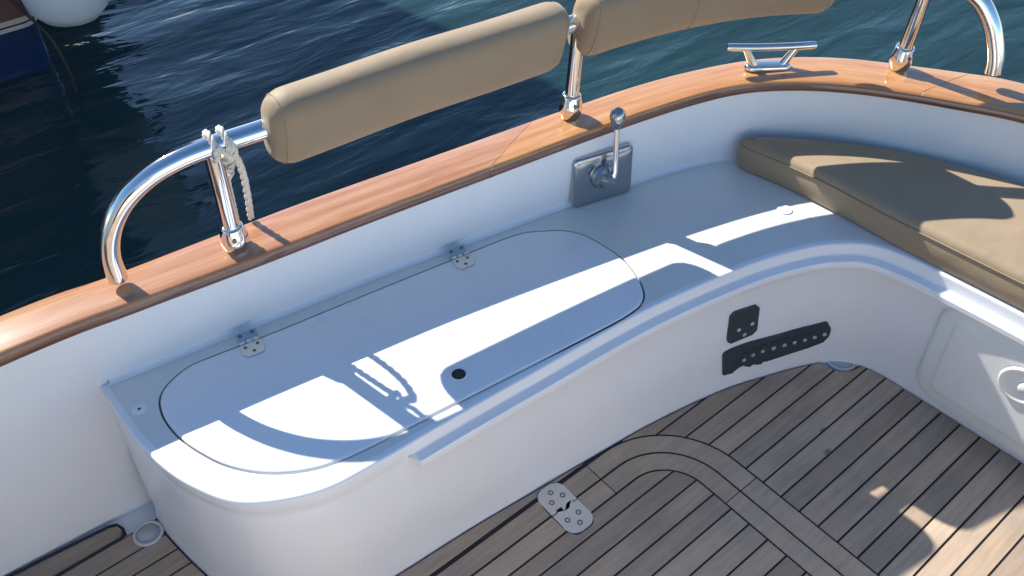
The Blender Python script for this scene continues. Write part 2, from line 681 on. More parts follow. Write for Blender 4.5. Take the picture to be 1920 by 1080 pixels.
seams = [0, nearest((-0.9, 1.36)), nearest((1.000, 1.205)), nearest((1.830, 0.705)), len(inF) - 1 - nearest((1.83, 0.705)),
         len(inF) - 1 - nearest((1.0, 1.2)), len(inF) - 1]
cm = [M['teak_a'], M['teak_a'], M['teak_b'], M['teak_b'], M['teak_b'], M['teak_a']]
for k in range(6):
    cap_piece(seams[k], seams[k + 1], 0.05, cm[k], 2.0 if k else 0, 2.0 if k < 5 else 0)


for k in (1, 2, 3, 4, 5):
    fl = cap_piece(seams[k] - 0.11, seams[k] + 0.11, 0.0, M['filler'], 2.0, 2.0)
    fl.name = 'seam_filler'
    for v in fl.data.vertices:
        v.co.z -= 0.0006


def cap_point(i, v):
    a, c = inF[i], ouF[i]
    p = a.lerp(c, v)
    p.z = sheer(a.x) + 0.001
    return p


# ================================================================== DECK FLOOR
floor_edge = [(0.095, 1.275), (0.093, 1.216), (0.116, 1.073), (0.150, 0.980), (0.205, 0.900), (0.290, 0.852), (0.395, 0.838), (0.560, 0.828),
              (0.730, 0.812), (1.020, 0.782), (1.244, 0.741), (1.382, 0.695), (1.460, 0.664), (1.520, 0.632), (1.556, 0.598), (1.572, 0.550), (1.578, 0.480), (1.587, 0.186), (1.591, 0.0), (1.593, CY)]
fe = catmull([(*p, 0) for p in floor_edge], 120)
# sheet under everything
bm = bmesh.new()
zf = -0.006
xs = [Vector((-2.6, 1.26, zf))] + [Vector((p.x, p.y, zf)) for p in fe]
port = [Vector((p.x, p.y + 0.05, zf)) for p in xs]
star = [Vector((p.x, 2 * CY - p.y - 0.05, zf)) for p in xs]
deck_poly = [(-2.6, 1.40), (0.12, 1.40), (0.30, 1.0), (1.7, 1.0), (1.75, CY), (1.7, 2 * CY - 1.0), (0.3, 2 * CY - 1.0), (0.12, 2 * CY - 1.40), (-2.6, 2 * CY - 1.40)]
bm.faces.new([bm.verts.new((p[0], p[1], zf - 0.004)) for p in reversed(deck_poly)])
deck = obj('deck_floor', bm, M['gel'], smooth=False, split=0)
structure(deck, 'cockpit sole of weathered teak planks with black caulking')

# region polygons (ccw)
arc = []
dc = Vector((1.556, 0.636))
dr = 0.058
deck_out = []
for p in fe:
    deck_out.append((p.x, p.y))
# left boundary of the planking
port_poly = [(-2.6, 1.262), (0.094, 1.262)] + [q for q in deck_out if q[1] < 1.255]
# notch for the drain in the aft corner
notched = []
inside = False
for q in port_poly:
    if (Vector(q) - dc).length < dr:
        if not inside:
            for k in range(9):
                a = R(173 + (279 - 173) * k / 8)
                notched.append((dc.x + dr * math.cos(a), dc.y + dr * math.sin(a)))
            inside = True
        continue
    notched.append(q)
port_poly = notched
full = port_poly + [(x, 2 * CY - y) for x, y in reversed(port_poly[:])]
full = clean(full, 1e-4)
if area(full) < 0:
    full.reverse()

# caulking bed
bm = bmesh.new()
bm.faces.new([bm.verts.new((p[0], p[1], -0.0022)) for p in full])
cb = obj('caulking', bm, M['seal'], deck, smooth=False, split=0)

# hatch outline curves (port half from the aft straight to the fore straight)
HL = -0.45


def outline(xr, yt, rad, off=0.0):
    """rounded hatch outline, right side x=xr, top y=yt, mirrored about CY, ccw"""
    pts = []
    yb = 2 * CY - yt

    def arcp(cx, cy, a0, a1, n=14):
        for k in range(n + 1):
            a = R(a0 + (a1 - a0) * k / n)
            # slightly squared corner
            pts.append((cx + rad * math.cos(a), cy + rad * math.sin(a)))
    arcp(xr - rad, yt - rad, 0, 90)
    arcp(HL + rad, yt - rad, 90, 180)
    arcp(HL + rad, yb + rad, 180, 270)
    arcp(xr - rad, yb + rad, 270, 360)
    return pts


C0 = outline(1.118, 0.789, 0.205)
C1 = outline(1.064, 0.742, 0.150)
C2 = outline(1.016, 0.695, 0.100)
G = 0.0023
PITCHY = 0.0466


def plank_obj(poly, parent, bev=0.0007, name='plank'):
    poly = clean(poly)
    if len(poly) < 3 or abs(area(poly)) < 3e-4:
        return None
    if area(poly) < 0:
        poly.reverse()
    bm = bmesh.new()
    prism(bm, poly, -0.0018, random.uniform(-0.0003, 0.0003), 0)
    o = obj(name, bm, M['deck'], parent, smooth=False, split=0)
    uv_world(o)
    return o


# field planks outside C0: the strip is cut left and right of the hatch
n0 = -40
for k in range(-32, 13):
    ya = 0.748 + PITCHY * (k - 1) + G
    yb_ = 0.748 + PITCHY * k - G
    if yb_ < 2 * CY - 1.30:
        continue
    strip = clip(clip(inset(full, 0.003), 0, 1, yb_), 0, -1, -ya)
    if len(strip) < 3:
        continue
    hatch_strip = clip(clip(inset(C0, -G), 0, 1, yb_), 0, -1, -ya)
    if len(hatch_strip) < 3:
        ym = (ya + yb_) / 2
        if ym > 0.8 or ym < 2 * CY - 0.8:
            # butt joints at a few places
            plank_obj(strip, deck)
        else:
            plank_obj(strip, deck)
        continue
    # right part: polygon of strip with x beyond the hatch outline
    for side in (1, -1):
        # outline x as function of y on that side
        ys = [ya + (yb_ - ya) * t / 5 for t in range(6)]
        edge = []
        for y in ys:
            xsn = []
            H_ = inset(C0, -G)
            for i in range(len(H_)):
                p, q = H_[i - 1], H_[i]
                if (p[1] - y) * (q[1] - y) <= 0 and abs(p[1] - q[1]) > 1e-9:
                    t = (y - p[1]) / (q[1] - p[1])
                    xsn.append(p[0] + (q[0] - p[0]) * t)
            if xsn:
                edge.append((max(xsn) if side > 0 else min(xsn), y))
        if len(edge) < 2:
            continue
        xe = [e[0] for e in edge]
        base = min(xe) if side > 0 else max(xe)
        cut = clip(strip, -side, 0, -side * base)
        if len(cut) < 3:
            continue
        # replace the straight cut edge by the outline
        far = [p for p in cut if side * (p[0] - base) > 1e-5]
        # boundary points of the far part in order, then the curved edge
        if not far:
            continue
        i0 = next((i for i, p in enumerate(cut) if abs(p[0] - base) < 1e-5 and abs(cut[i - 1][0] - base) < 1e-5), None)
        seq = far
        # rotate so that far runs from bottom edge to top edge (ccw)
        n = len(cut)
        st = next((i for i in range(n) if side * (cut[i][0] - base) > 1e-5 and side * (cut[i - 1][0] - base) <= 1e-5), 0)
        seq = []
        for j in range(n):
            p = cut[(st + j) % n]
            if side * (p[0] - base) > 1e-5:
                seq.append(p)
        if edge[-1][1] < yb_ - 1e-4 and side > 0:
            edge.append((edge[-1][0] - 0.02, yb_)) if False else None
        seq = [p for p in seq]
        if side > 0:
            # far runs bottom -> right -> top; drop far points lying inside the outline
            poly = seq + [e for e in reversed(edge)]
        else:
            poly = seq + edge
        plank_obj(poly, deck)


def band_between(A, B, i0, i1, parent, name='margin_plank'):
    """plank between outline A (outer) and B (inner) from index i0 to i1 (floats allowed)"""
    def pt(L_, f):
        n = len(L_)
        j = int(math.floor(f)) % n
        t = f - math.floor(f)
        a, c = L_[j], L_[(j + 1) % n]
        return (a[0] + (c[0] - a[0]) * t, a[1] + (c[1] - a[1]) * t)
    fs = [i0] + [i for i in range(int(math.floor(i0)) + 1, int(math.ceil(i1)))] + [i1]
    poly = [pt(A, f) for f in fs] + [pt(B, f) for f in reversed(fs)]
    o = plank_obj(poly, parent, name=name)
    return o


hatch = thing('deck_hatch', 'round cornered teak hatch let into the cockpit floor', 'hatch', (0.3, CY, 0))
bm = bmesh.new()
bm.faces.new([bm.verts.new((p[0], p[1], -0.0016)) for p in inset(C1, 0.0005)])
tobj('caulking', bm, M['seal'], hatch, smooth=False, split=0)


def hplank(poly, name='plank'):
    o = plank_obj(poly, None, name=name)
    if o:
        for v in o.data.vertices:
            v.co -= hatch.location
            v.co.z += 0.0005
        o.parent = hatch
    return o


A0, B0 = inset(C0, G * 1.2), inset(C1, -G * 1.2)
A1, B1 = inset(C1, G * 1.2), inset(C2, -G * 1.2)
n = len(C0)                         # 60 points, corners 15 each


def band(A, B, segs, fn):
    for i0, i1 in segs:
        fs = [i0] + [i for i in range(int(math.floor(i0)) + 1, int(math.ceil(i1)))] + [i1]

        def pt(L_, f):
            j = int(math.floor(f)) % len(L_)
            t = f - math.floor(f)
            a, c = L_[j], L_[(j + 1) % len(L_)]
            return (a[0] + (c[0] - a[0]) * t, a[1] + (c[1] - a[1]) * t)
        poly = [pt(A, f) for f in fs] + [pt(B, f) for f in reversed(fs)]
        fn(poly)


# top aft corner is index 0..14 ; straight aft side lies between 59 and 60(0); fore side of the top between 14 and 15
def straight_frac(L_, i, val, ax):
    a, c = L_[i % len(L_)], L_[(i + 1) % len(L_)]
    return i + (val - a[ax]) / (c[ax] - a[ax])


def seg_list(L_, e):
    a = straight_frac(L_, 59, 0.531, 1) - 60        # joint on the aft straight
    b_ = straight_frac(L_, 14, 0.860, 0)            # joint on the port straight
    c_ = straight_frac(L_, 14, 0.2, 0)
    d_ = straight_frac(L_, 29, CY, 1)
    f_ = straight_frac(L_, 44, 0.8, 0)
    g_ = straight_frac(L_, 59, 2 * CY - 0.531, 1)
    st = [a + e, b_ - e, b_ + e, c_ - e, c_ + e, d_ - e, d_ + e, f_ - e, f_ + e, g_ - e, g_ + e * 0.2, a + 60 - e * 0.2]
    return list(zip(st[0::2], st[1::2]))


def pair_band(A, B, fn):
    SA, SB = seg_list(A, 0.0012), seg_list(B, 0.0012)
    for (a0, a1), (b0, b1) in zip(SA, SB):
        N_ = 26
        def pts(L_, f0, f1):
            fs = sorted(set([f0, f1] + [i for i in range(int(math.floor(f0)) + 1, int(math.ceil(f1)))]))
            out = []
            for f in fs:
                j = int(math.floor(f)) % len(L_)
                t = f - math.floor(f)
                p, q = L_[j], L_[(j + 1) % len(L_)]
                out.append((p[0] + (q[0] - p[0]) * t, p[1] + (q[1] - p[1]) * t))
            return out
        poly = pts(A, a0, a1) + list(reversed(pts(B, b0, b1)))
        fn(poly)


pair_band(A0, B0, lambda p: plank_obj(p, deck, name='margin_plank'))
pair_band(A1, B1, lambda p: hplank(p, 'margin_plank'))
C2i = inset(C2, G)
ys_ = [0.697] + [0.6565 - 0.0469 * k for k in range(0, 42)]
for k in range(len(ys_) - 1):
    hi_, lo_ = ys_[k] - G, ys_[k + 1] + G
    if lo_ < 2 * CY - 0.695 and hi_ < 2 * CY - 0.66:
        break
    st = clip(clip(C2i, 0, 1, hi_), 0, -1, -lo_)
    if len(st) >= 3:
        hplank(st)

# side margin piece of the left floor, its black seal, and the moulding corner
bm = bmesh.new()
mp_poly = [(-2.6, 1.268), (0.020, 1.266), (0.026, 1.280), (0.020, 1.296), (0.010, 1.300), (-0.30, 1.325), (-2.6, 1.325)]
prism(bm, mp_poly, -0.003, 0.0005)
o = obj('margin_plank', bm, M['deck'], deck, smooth=False, split=0)
uv_world(o)
bm = bmesh.new()
tube(bm, [(-2.6, 1.264, 0.001), (0.020, 1.262, 0.001), (0.0285, 1.266, 0.001), (0.030, 1.282, 0.001), (0.024, 1.298, 0.001), (0.010, 1.304, 0.001), (-0.12, 1.316, 0.001), (-0.30, 1.330, 0.001), (-2.6, 1.330, 0.001)], 0.0032, 6)
obj('edge_seal', bm, M['seal'], deck)


M['draingrey'] = mat('drain_grey', (0.50, 0.50, 0.51), 0.5)
M['drainrim'] = mat('drain_rim', (0.60, 0.60, 0.60), 0.4)


def ring_drain(c, r, label, axis=(0, 0, 1)):
    t = thing('floor_drain', label, 'drain', c, 'drains in the cockpit floor corners')
    bm = bmesh.new()
    lathe(bm, [(r * 0.78, -0.002), (r * 0.80, 0.0015), (r * 0.86, 0.0028), (r * 0.95, 0.0020), (r, 0.0), (r, -0.004)], (0, 0, 0), axis, 32)
    obj('rim', bm, M['drainrim'], t)
    bm = bmesh.new()
    lathe(bm, [(0.0001, 0.0006), (r * 0.77, 0.0004), (r * 0.785, -0.002)], (0, 0, 0), axis, 24)
    obj('grate', bm, M['draingrey'], t)
    return t


ring_drain((0.0655, 1.238, 0.001), 0.030, 'white ringed floor drain in the corner at the forward end of the side locker')
ring_drain((1.545, 0.618, -0.003), 0.036, 'shaded round floor drain where side locker and aft locker meet')


# ================================================================== SIDE AND AFT LOCKER MOULDING
ZB = 0.37
top_edge = [(0.108, 1.335), (0.106, 1.21), (0.116, 1.083), (0.142, 0.988), (0.192, 0.905), (0.292, 0.848), (0.395, 0.834), (0.56, 0.826),
            (0.725, 0.816), (1.009, 0.797), (1.257, 0.755), (1.390, 0.714), (1.462, 0.676), (1.512, 0.628), (1.535, 0.560), (1.545, 0.480), (1.556, 0.316), (1.564, 0.10), (1.567, CY)]
NB = 220
te = catmull([(*p, 0) for p in top_edge], NB)
fe2 = catmull([(*p, 0) for p in floor_edge], NB)
# arc length matching: use nearest points of the floor path for each top point, monotone
fdense = catmull([(*p, 0) for p in floor_edge], 1200)
match = []
j = 0
for i, p in enumerate(te):
    best = min(range(j, min(len(fdense), j + 80)), key=lambda q: (fdense[q] - p).length)
    j = best
    match.append(fdense[best].copy())
match[-1] = fdense[-1].copy()
for _ in range(6):
    match = [match[0]] + [(match[i - 1] + match[i] * 2 + match[i + 1]) / 4 for i in range(1, NB - 1)] + [match[-1]]

benchm = thing('side_locker', 'white moulded side locker seat with an oval lid along the hull side', 'locker', (0.8, 1.0, 0))


def nrm(path, i):
    a = path[max(i - 1, 0)]
    c = path[min(i + 1, len(path) - 1)]
    t = (c - a).normalized()
    return Vector((t.y, -t.x, 0))           # towards the cockpit (right of travel)


SPLIT = next(i for i, p in enumerate(te) if p.y < 0.50 and p.x > 1.5)      # where the aft locker begins
RB = 0.006
front_rows = []
for i, p in enumerate(te):
    nn = nrm(te, i)
    # travel is forward end -> aft ; cockpit lies on the right hand side
    f = match[i]
    row = []
    ledge = 1.0 if p.x > 0.462 and p.y < 1.0 else 0.0
    # a touch of smoothing of the ledge end (two stations)
    w_top = f.lerp(p, 0.86)
    g = f + Vector((0, 0, -0.008))
    row.append(Vector((g.x, g.y, -0.008)))
    row.append(Vector((f.x, f.y, 0.0)).lerp(Vector((p.x, p.y, 0.0)), 0.0) - nn * 0.004 + Vector((0, 0, 0.012)) - nn * 0.002)
    for t in (0.25, 0.5, 0.70, 0.86, 0.96):
        if ledge:
            q = f.lerp(p, t * 0.9) - nn * 0.004 + nn * (0.0 if t < 0.9 else 0.012)
        else:
            q = f.lerp(p, t * 0.9) - nn * 0.004
        row.append(Vector((q.x, q.y, 0.326 * t)))
    if ledge:
        wt = p + nn * 0.021
        row.append(Vector((wt.x, wt.y, 0.322)))
        row.append(Vector((wt.x, wt.y, 0.3320)))
        row.append(Vector((wt.x, wt.y, 0.3360)) - nn * 0.0025)
        row.append(Vector((p.x, p.y, 0.3390)) + nn * 0.002)
        row.append(Vector((p.x, p.y, 0.3410)))
        zz = 0.3560
    else:
        for zq in (0.322, 0.3285, 0.335, 0.342, 0.348):
            li = p - nn * (0.006 * (0.35 - zq) / 0.03)
            row.append(Vector((li.x, li.y, zq)))
        zz = 0.3560
    for k in range(6):
        a = math.pi / 2 * k / 5
        q = p - nn * (RB * (1 - math.cos(a)))
        row.append(Vector((q.x, q.y, ZB - RB + RB * math.sin(a))))
    # flat seat margin inward
    q = p - nn * (RB + 0.008)
    row.append(Vector((q.x, q.y, ZB)))
    front_rows.append(row)

# ---- front faces
bm = bmesh.new()
grid(bm, front_rows[:SPLIT + 1])
fix_normals(bm)
tobj('front_moulding', bm, M['gel'], benchm, split=32)

# ---- seat top with a hole for the lid
lid_pts = [(0.189, 1.211), (0.168, 1.165), (0.168, 1.100), (0.183, 1.040), (0.207, 0.985), (0.247, 0.934), (0.300, 0.896), (0.360, 0.876), (0.495, 0.859),
           (0.694, 0.838), (0.862, 0.820), (0.965, 0.812), (1.015, 0.820), (1.045, 0.848), (1.068, 0.90), (1.078, 0.955), (1.071, 1.035),
           (1.050, 1.080), (1.010, 1.112), (0.955, 1.140), (0.803, 1.163), (0.624, 1.187), (0.400, 1.216), (0.300, 1.232), (0.245, 1.236)]
lp_ = lid_pts + [lid_pts[0]]
cl = catmull([(*lid_pts[-1], 0)] + [(*p, 0) for p in lp_] + [(*lid_pts[1], 0)], 170)
# keep one period
start = min(range(len(cl)), key=lambda i: (cl[i] - Vector((*lid_pts[0], 0))).length if i < 40 else 9)
end = min(range(len(cl) - 40, len(cl)), key=lambda i: (cl[i] - Vector((*lid_pts[0], 0))).length)
lid_loop = [(p.x, p.y) for p in cl[start:end]]
if area(lid_loop) < 0:
    lid_loop.reverse()

junction = []
for a, o_ in zip(inP, ouP):
    if a.x > 0.02:
        d = (o_ - a).normalized()
        junction.append(a + d * 0.024)
rim = [front_rows[i][-1] for i in range(NB)]
outer_loop = [(p.x, p.y) for p in rim] + [(p.x, p.y) for p in reversed(junction) if not (p.x < 0.125)]
# close off neatly at the forward end
outer_loop = clean([p for p in outer_loop], 1e-3)
if area(outer_loop) < 0:
    outer_loop.reverse()


def plate(name, outer, hole, z, material, root):
    polys = [[Vector((p[0], p[1], z)) for p in outer]]
    if hole:
        polys.append([Vector((p[0], p[1], z)) for p in hole])
    tris = geometry.tessellate_polygon(polys)
    flat = [v for pl in polys for v in pl]
    bm = bmesh.new()
    vs = [bm.verts.new(v) for v in flat]
    for t in tris:
        try:
            bm.faces.new([vs[i] for i in t])
        except ValueError:
            pass
    fix_normals(bm)
    for f in bm.faces:
        if f.normal.z < 0:
            f.normal_flip()
    if hole:
        # groove wall going down round the hole
        k0 = len(outer)
        n_ = len(hole)
        low = [bm.verts.new((hole[i][0], hole[i][1], z - 0.012)) for i in range(n_)]
        for i in range(n_):
            j_ = (i + 1) % n_
            bm.faces.new((vs[k0 + i], vs[k0 + j_], low[j_], low[i]))
    return tobj(name, bm, material, root, smooth=False, split=0)


plate('seat_top', outer_loop, inset(lid_loop, -0.0030), ZB, M['cream'], benchm)
# gasket in the groove
bm = bmesh.new()
g0, g1 = inset(lid_loop, -0.004), inset(lid_loop, 0.006)
n_ = len(lid_loop)
v0 = [bm.verts.new((p[0], p[1], ZB - 0.005)) for p in g0]
v1 = [bm.verts.new((p[0], p[1], ZB - 0.005)) for p in g1]
for i in range(n_):
    j_ = (i + 1) % n_
    bm.faces.new((v0[i], v0[j_], v1[j_], v1[i]))
tobj('gasket', bm, M['gasket'], benchm, split=0)

# lid with a rolled edge
bm = bmesh.new()
rings = []
for d_, z_ in ((0.0005, ZB - 0.010), (0.0005, ZB - 0.0015), (0.0012, ZB + 0.0008), (0.0035, ZB + 0.0022), (0.008, ZB + 0.0028)):
    rings.append([Vector((p[0], p[1], z_)) for p in inset(lid_loop, d_)])
V = grid(bm, rings, close=True)
bm.faces.new(V[-1])
fix_normals(bm)
# finger hole
lid = tobj('lid', bm, M['gel'], benchm, split=60)
bm = bmesh.new()
lathe(bm, [(0.0165, 0.0008), (0.0150, 0.0022), (0.0135, 0.0018), (0.0128, -0.0005), (0.0128, -0.0015)], (0.620, 0.900, ZB + 0.0026), (0, 0, 1), 28)
ph = tobj('finger_pull', bm, M['gel'], benchm)
bm = bmesh.new()
lathe(bm, [(0.0001, 0.0012), (0.006, 0.0014), (0.0132, 0.0010), (0.0134, 0.0002)], (0.620, 0.900, ZB + 0.0030), (0, 0, 1), 24)
tobj('pull_hole', bm, M['dark'], benchm)

# small round cap in the forward corner, with a screw
for (cx, cy, rr, nm) in ((0.141, 1.199, 0.013, 'screw_cap'), (1.470, 0.822, 0.017, 'drain_cap')):
    bm = bmesh.new()
    lathe(bm, [(rr, 0.0), (rr * 0.97, 0.0022), (rr * 0.85, 0.0030), (rr * 0.6, 0.0022), (rr * 0.3, 0.0020), (0.0002, 0.0020)], (cx, cy, ZB), (0, 0, 1), 28)
    tobj(nm, bm, M['gel'], benchm)
bm = bmesh.new()
lathe(bm, [(0.0026, 0.0020), (0.0024, 0.0032), (0.0002, 0.0034)], (0.141, 1.199, ZB), (0, 0, 1), 10)
tobj('screw', bm, M['dark'], benchm)


# hinges on the lid: two leaves with a knuckle, the far leaf folded up on the wall
def lid_hinge(cx, cy, ang):
    root = bpy.data.objects.new('hinge', None)
    C.objects.link(root)
    root.parent = benchm
    root.location = Vector((cx, cy, ZB + 0.003)) - benchm.location
    root.rotation_euler = (0, 0, R(ang))
    # leaf on the lid (towards the cockpit, -y)
    bm = bmesh.new()
    prism(bm, [(-0.021, -0.003), (-0.021, -0.030), (-0.014, -0.040), (0.014, -0.040), (0.021, -0.030), (0.021, -0.003)], 0, 0.0022, 0.0006)
    fix_normals(bm)
    obj('leaf', bm, M['satin'], root, smooth=False, split=0)
    bm = bmesh.new()
    prism(bm, [(-0.021, 0.022), (-0.021, 0.003), (0.021, 0.003), (0.021, 0.022)], 0.0005, 0.0030, 0.0006)
    bmesh.ops.rotate(bm, verts=bm.verts, cent=(0, 0.003, 0.001), matrix=Matrix.Rotation(R(38), 3, 'X'))
    fix_normals(bm)
    obj('leaf', bm, M['satin'], root, smooth=False, split=0)
    for x0, x1 in ((-0.021, -0.0075), (-0.0065, 0.0065), (0.0075, 0.021)):
        bm = bmesh.new()
        tube(bm, [(x0, 0, 0.003), (x1, 0, 0.003)], 0.0036, 10)
        obj('knuckle', bm, M['satin'], root, split=50)
    for sx, sy in ((-0.012, -0.014), (0.012, -0.014), (0, -0.029)):
        bm = bmesh.new()
        lathe(bm, [(0.0037, 0.0018), (0.0035, 0.0027), (0.002, 0.0028), (0.0001, 0.0022)], (sx, sy, 0), (0, 0, 1), 12)
        obj('screw', bm, M['screw'], root)
    for sx in (-0.012, 0.012):
        bm = bmesh.new()
        p = Vector((sx, 0.003 + 0.011 * math.cos(R(38)), 0.003 + 0.011 * math.sin(R(38))))
        lathe(bm, [(0.0037, 0.0012), (0.0034, 0.0020), (0.0001, 0.0018)], p, (0, -math.sin(R(38)), math.cos(R(38))), 12)
        obj('screw', bm, M['screw'], root)


lid_hinge(0.367, 1.221, -8)
lid_hinge(0.820, 1.160, -9)

# fillet cove between seat and hull side
bm = bmesh.new()
rows = []
for p_, a, o_ in [(None, a, o_) for a, o_ in zip(inP, ouP) if a.x > 0.104]:
    d = (o_ - a).normalized()
    w0 = a + d * 0.0255
    row = []
    r_ = 0.016
    for k in range(6):
        an = math.pi / 2 * k / 5
        q = w0 - d * (r_ * (1 - math.sin(an)))
        row.append(Vector((q.x, q.y, ZB + 0.0006 + r_ * (1 - math.cos(an)))))
    rows.append(row)
grid(bm, rows)
fix_normals(bm)
tobj('cove', bm, M['gel'], benchm, split=0)

# ---- aft locker front (own thing) with its recessed door
aft = thing('aft_locker', 'white moulded aft locker with a round cornered door under the tan seat cushion', 'locker', (1.6, 0.0, 0))
bm = bmesh.new()
ar = front_rows[SPLIT:]
grid(bm, ar)
mir = [[Vector((v.x, 2 * CY - v.y, v.z)) for v in r] for r in front_rows]
fix_normals(bm)
tobj('front_moulding', bm, M['gel'], aft, split=32)


def on_aft(y, z, out=0.0):
    """point on the aft locker front; out = distance towards the cockpit"""
    x0 = 1.5915 - 0.027 * y
    x1 = 1.5685 - 0.037 * y
    x = x0 + (x1 - x0) * z / ZB - 0.004
    return Vector((x - out, y, z))


def rounded_yz(y0, y1, z0, z1, r, n=8, sl=0.0):
    pts = []
    for cy_, cz_, a0 in ((y1 - r, z1 - r, 0), (y0 + r, z1 - r, 90), (y0 + r, z0 + r, 180), (y1 - r, z0 + r, 270)):
        for k in range(n + 1):
            a = R(a0 + 90 * k / n)
            yy = cy_ + r * math.cos(a)
            zz = cz_ + r * math.sin(a)
            pts.append((yy + sl * (zz - z0), zz))
    return pts


def on_door(y, z, out=0.0):
    return on_aft(y, z, out + 0.014 * (1 - z / 0.32) + 0.02 * (0.45 - y))


def door_ring(shapes, name, material, root):
    bm = bmesh.new()
    rings = []
    for pts, out in shapes:
        rings.append([on_door(y, z, out) for y, z in pts])
    V = grid(bm, rings, close=True)
    bm.faces.new(V[-1])
    fix_normals(bm)
    return tobj(name, bm, material, root, split=60)


def dpts(e, r):
    return rounded_yz(-1.06 + e, 0.450 - e, 0.040 + e, 0.318 - e, max(r - e, 0.012), 10, 0.02)


door_ring([(dpts(-0.002, 0.055), -0.03), (dpts(0, 0.055), 0.003), (dpts(0.003, 0.055), 0.0065), (dpts(0.007, 0.055), 0.0080), (dpts(0.030, 0.055), 0.0080),
           (dpts(0.034, 0.055), 0.0088), (dpts(0.037, 0.055), 0.0105), (dpts(0.041, 0.055), 0.0112), (dpts(0.060, 0.055), 0.0112)], 'door', M['panelgel'], aft)
# round latch dish with a pale button
bm = bmesh.new()
ax = Vector((-1, -0.076, -0.06)).normalized()
c = on_door(0.255, 0.222, 0.0112)
lathe(bm, [(0.047, 0.0), (0.046, 0.0035), (0.043, 0.0050), (0.039, 0.0040), (0.034, 0.0008), (0.022, 0.0004), (0.0002, 0.0004)], c, ax, 36)
tobj('latch_dish', bm, M['panelgel'], aft, split=60)
bm = bmesh.new()
lathe(bm, [(0.014, 0.0), (0.0135, 0.006), (0.010, 0.0085), (0.0002, 0.0092)], c + Vector((0, -0.008, 0.0)), ax, 24)
tobj('latch_button', bm, M['super'], aft, split=60)

# starboard half of the cockpit mouldings (mirrors the port side)
stb = thing('starboard_locker', 'white moulded locker seat along the far side of the cockpit', 'locker', (0.8, 2 * CY - 1.0, 0))
bm = bmesh.new()
grid(bm, mir[:SPLIT + 1])
for f in bm.faces:
    pass
fix_normals(bm)
tobj('front_moulding', bm, M['gel'], stb, split=50)
plate('seat_top', [(x, 2 * CY - y) for x, y in outer_loop], None, ZB, M['cream'], stb)
bm = bmesh.new()
grid(bm, mir[SPLIT:])
fix_normals(bm)
tobj('front_moulding', bm, M['gel'], aft, split=32)

# unseen cabin end wall with door opening, added to bounce light
cab = thing('added_bulkhead', 'white end wall with a dark door, added unseen forward of the cockpit to bounce light', 'bulkhead', (-1.5, CY, 0))
bm = bmesh.new()
for x0, x1, y0, y1, z0, z1 in ((-1.62, -1.5, CY + 0.33, 1.30, -0.005, 1.25), (-1.62, -1.5, 2 * CY - 1.30, CY - 0.33, -0.005, 1.25), (-1.62, -1.5, CY - 0.33, CY + 0.33, 1.1, 1.25)):
    bmesh.ops.create_cube(bm, size=1, matrix=Matrix.Translation(((x0 + x1) / 2, (y0 + y1) / 2, (z0 + z1) / 2)) @ Matrix.Diagonal((x1 - x0, y1 - y0, z1 - z0, 1)))
tobj('wall', bm, M['gel'], cab, smooth=False, split=0)
bm = bmesh.new()
bmesh.ops.create_cube(bm, size=1, matrix=Matrix.Translation((-1.58, CY, 0.548)) @ Matrix.Diagonal((0.03, 0.66, 1.10, 1)))
tobj('door', bm, M['glass'], cab, smooth=False, split=0)


# unseen low white box, added to bounce sunlight onto the locker front
hb = thing('bounce_box', 'low white box added unseen in the cockpit to bounce sunlight', 'box', (0.2, -0.75, 0))
bm = bmesh.new()
bmesh.ops.create_cube(bm, size=1, matrix=Matrix.Translation((-0.10, -0.56, 0.262)) @ Matrix.Diagonal((2.0, 1.06, 0.52, 1)))
bmesh.ops.bevel(bm, geom=bm.edges[:], offset=0.04, segments=4, affect='EDGES')
tobj('box', bm, M['gel'], hb, split=40)
bm = bmesh.new()
bmesh.ops.create_cube(bm, size=1, matrix=Matrix.Translation((-0.10, -0.56, 0.532)) @ Matrix.Diagonal((1.8, 0.9, 0.02, 1)))
bmesh.ops.bevel(bm, geom=bm.edges[:], offset=0.008, segments=3, affect='EDGES')
tobj('bounce_box_top', bm, M['gel'], hb, split=40)

# ================================================================== VENT PLATES ON THE LOCKER FRONT
def front_point(x, z, out=0.0):
    """point on the locker front at given x and height, out towards the cockpit"""
    i = min(range(NB), key=lambda k: abs(te[k].x - x) + (5 if te[k].y > 0.9 or te[k].y < 0.56 else 0))
    r = front_rows[i]
    i2 = min(NB - 1, i + 1) if r[3].x < x else i - 1
    r2_ = front_rows[i2]
    best = None
    for rr in (r, r2_):
        for a, c_ in zip(rr, rr[1:]):
            if a.z <= z <= c_.z:
                t = (z - a.z) / max(c_.z - a.z, 1e-6)
                p = a.lerp(c_, t)
                if best is None:
                    best = [p]
                else:
                    best.append(p)
                break
    p = best[0]
    if len(best) > 1 and abs(best[1].x - best[0].x) > 1e-6:
        t = (x - best[0].x) / (best[1].x - best[0].x)
        p = best[0].lerp(best[1], max(-1.5, min(1.5, t)))
    return p + nrm(te, i) * out


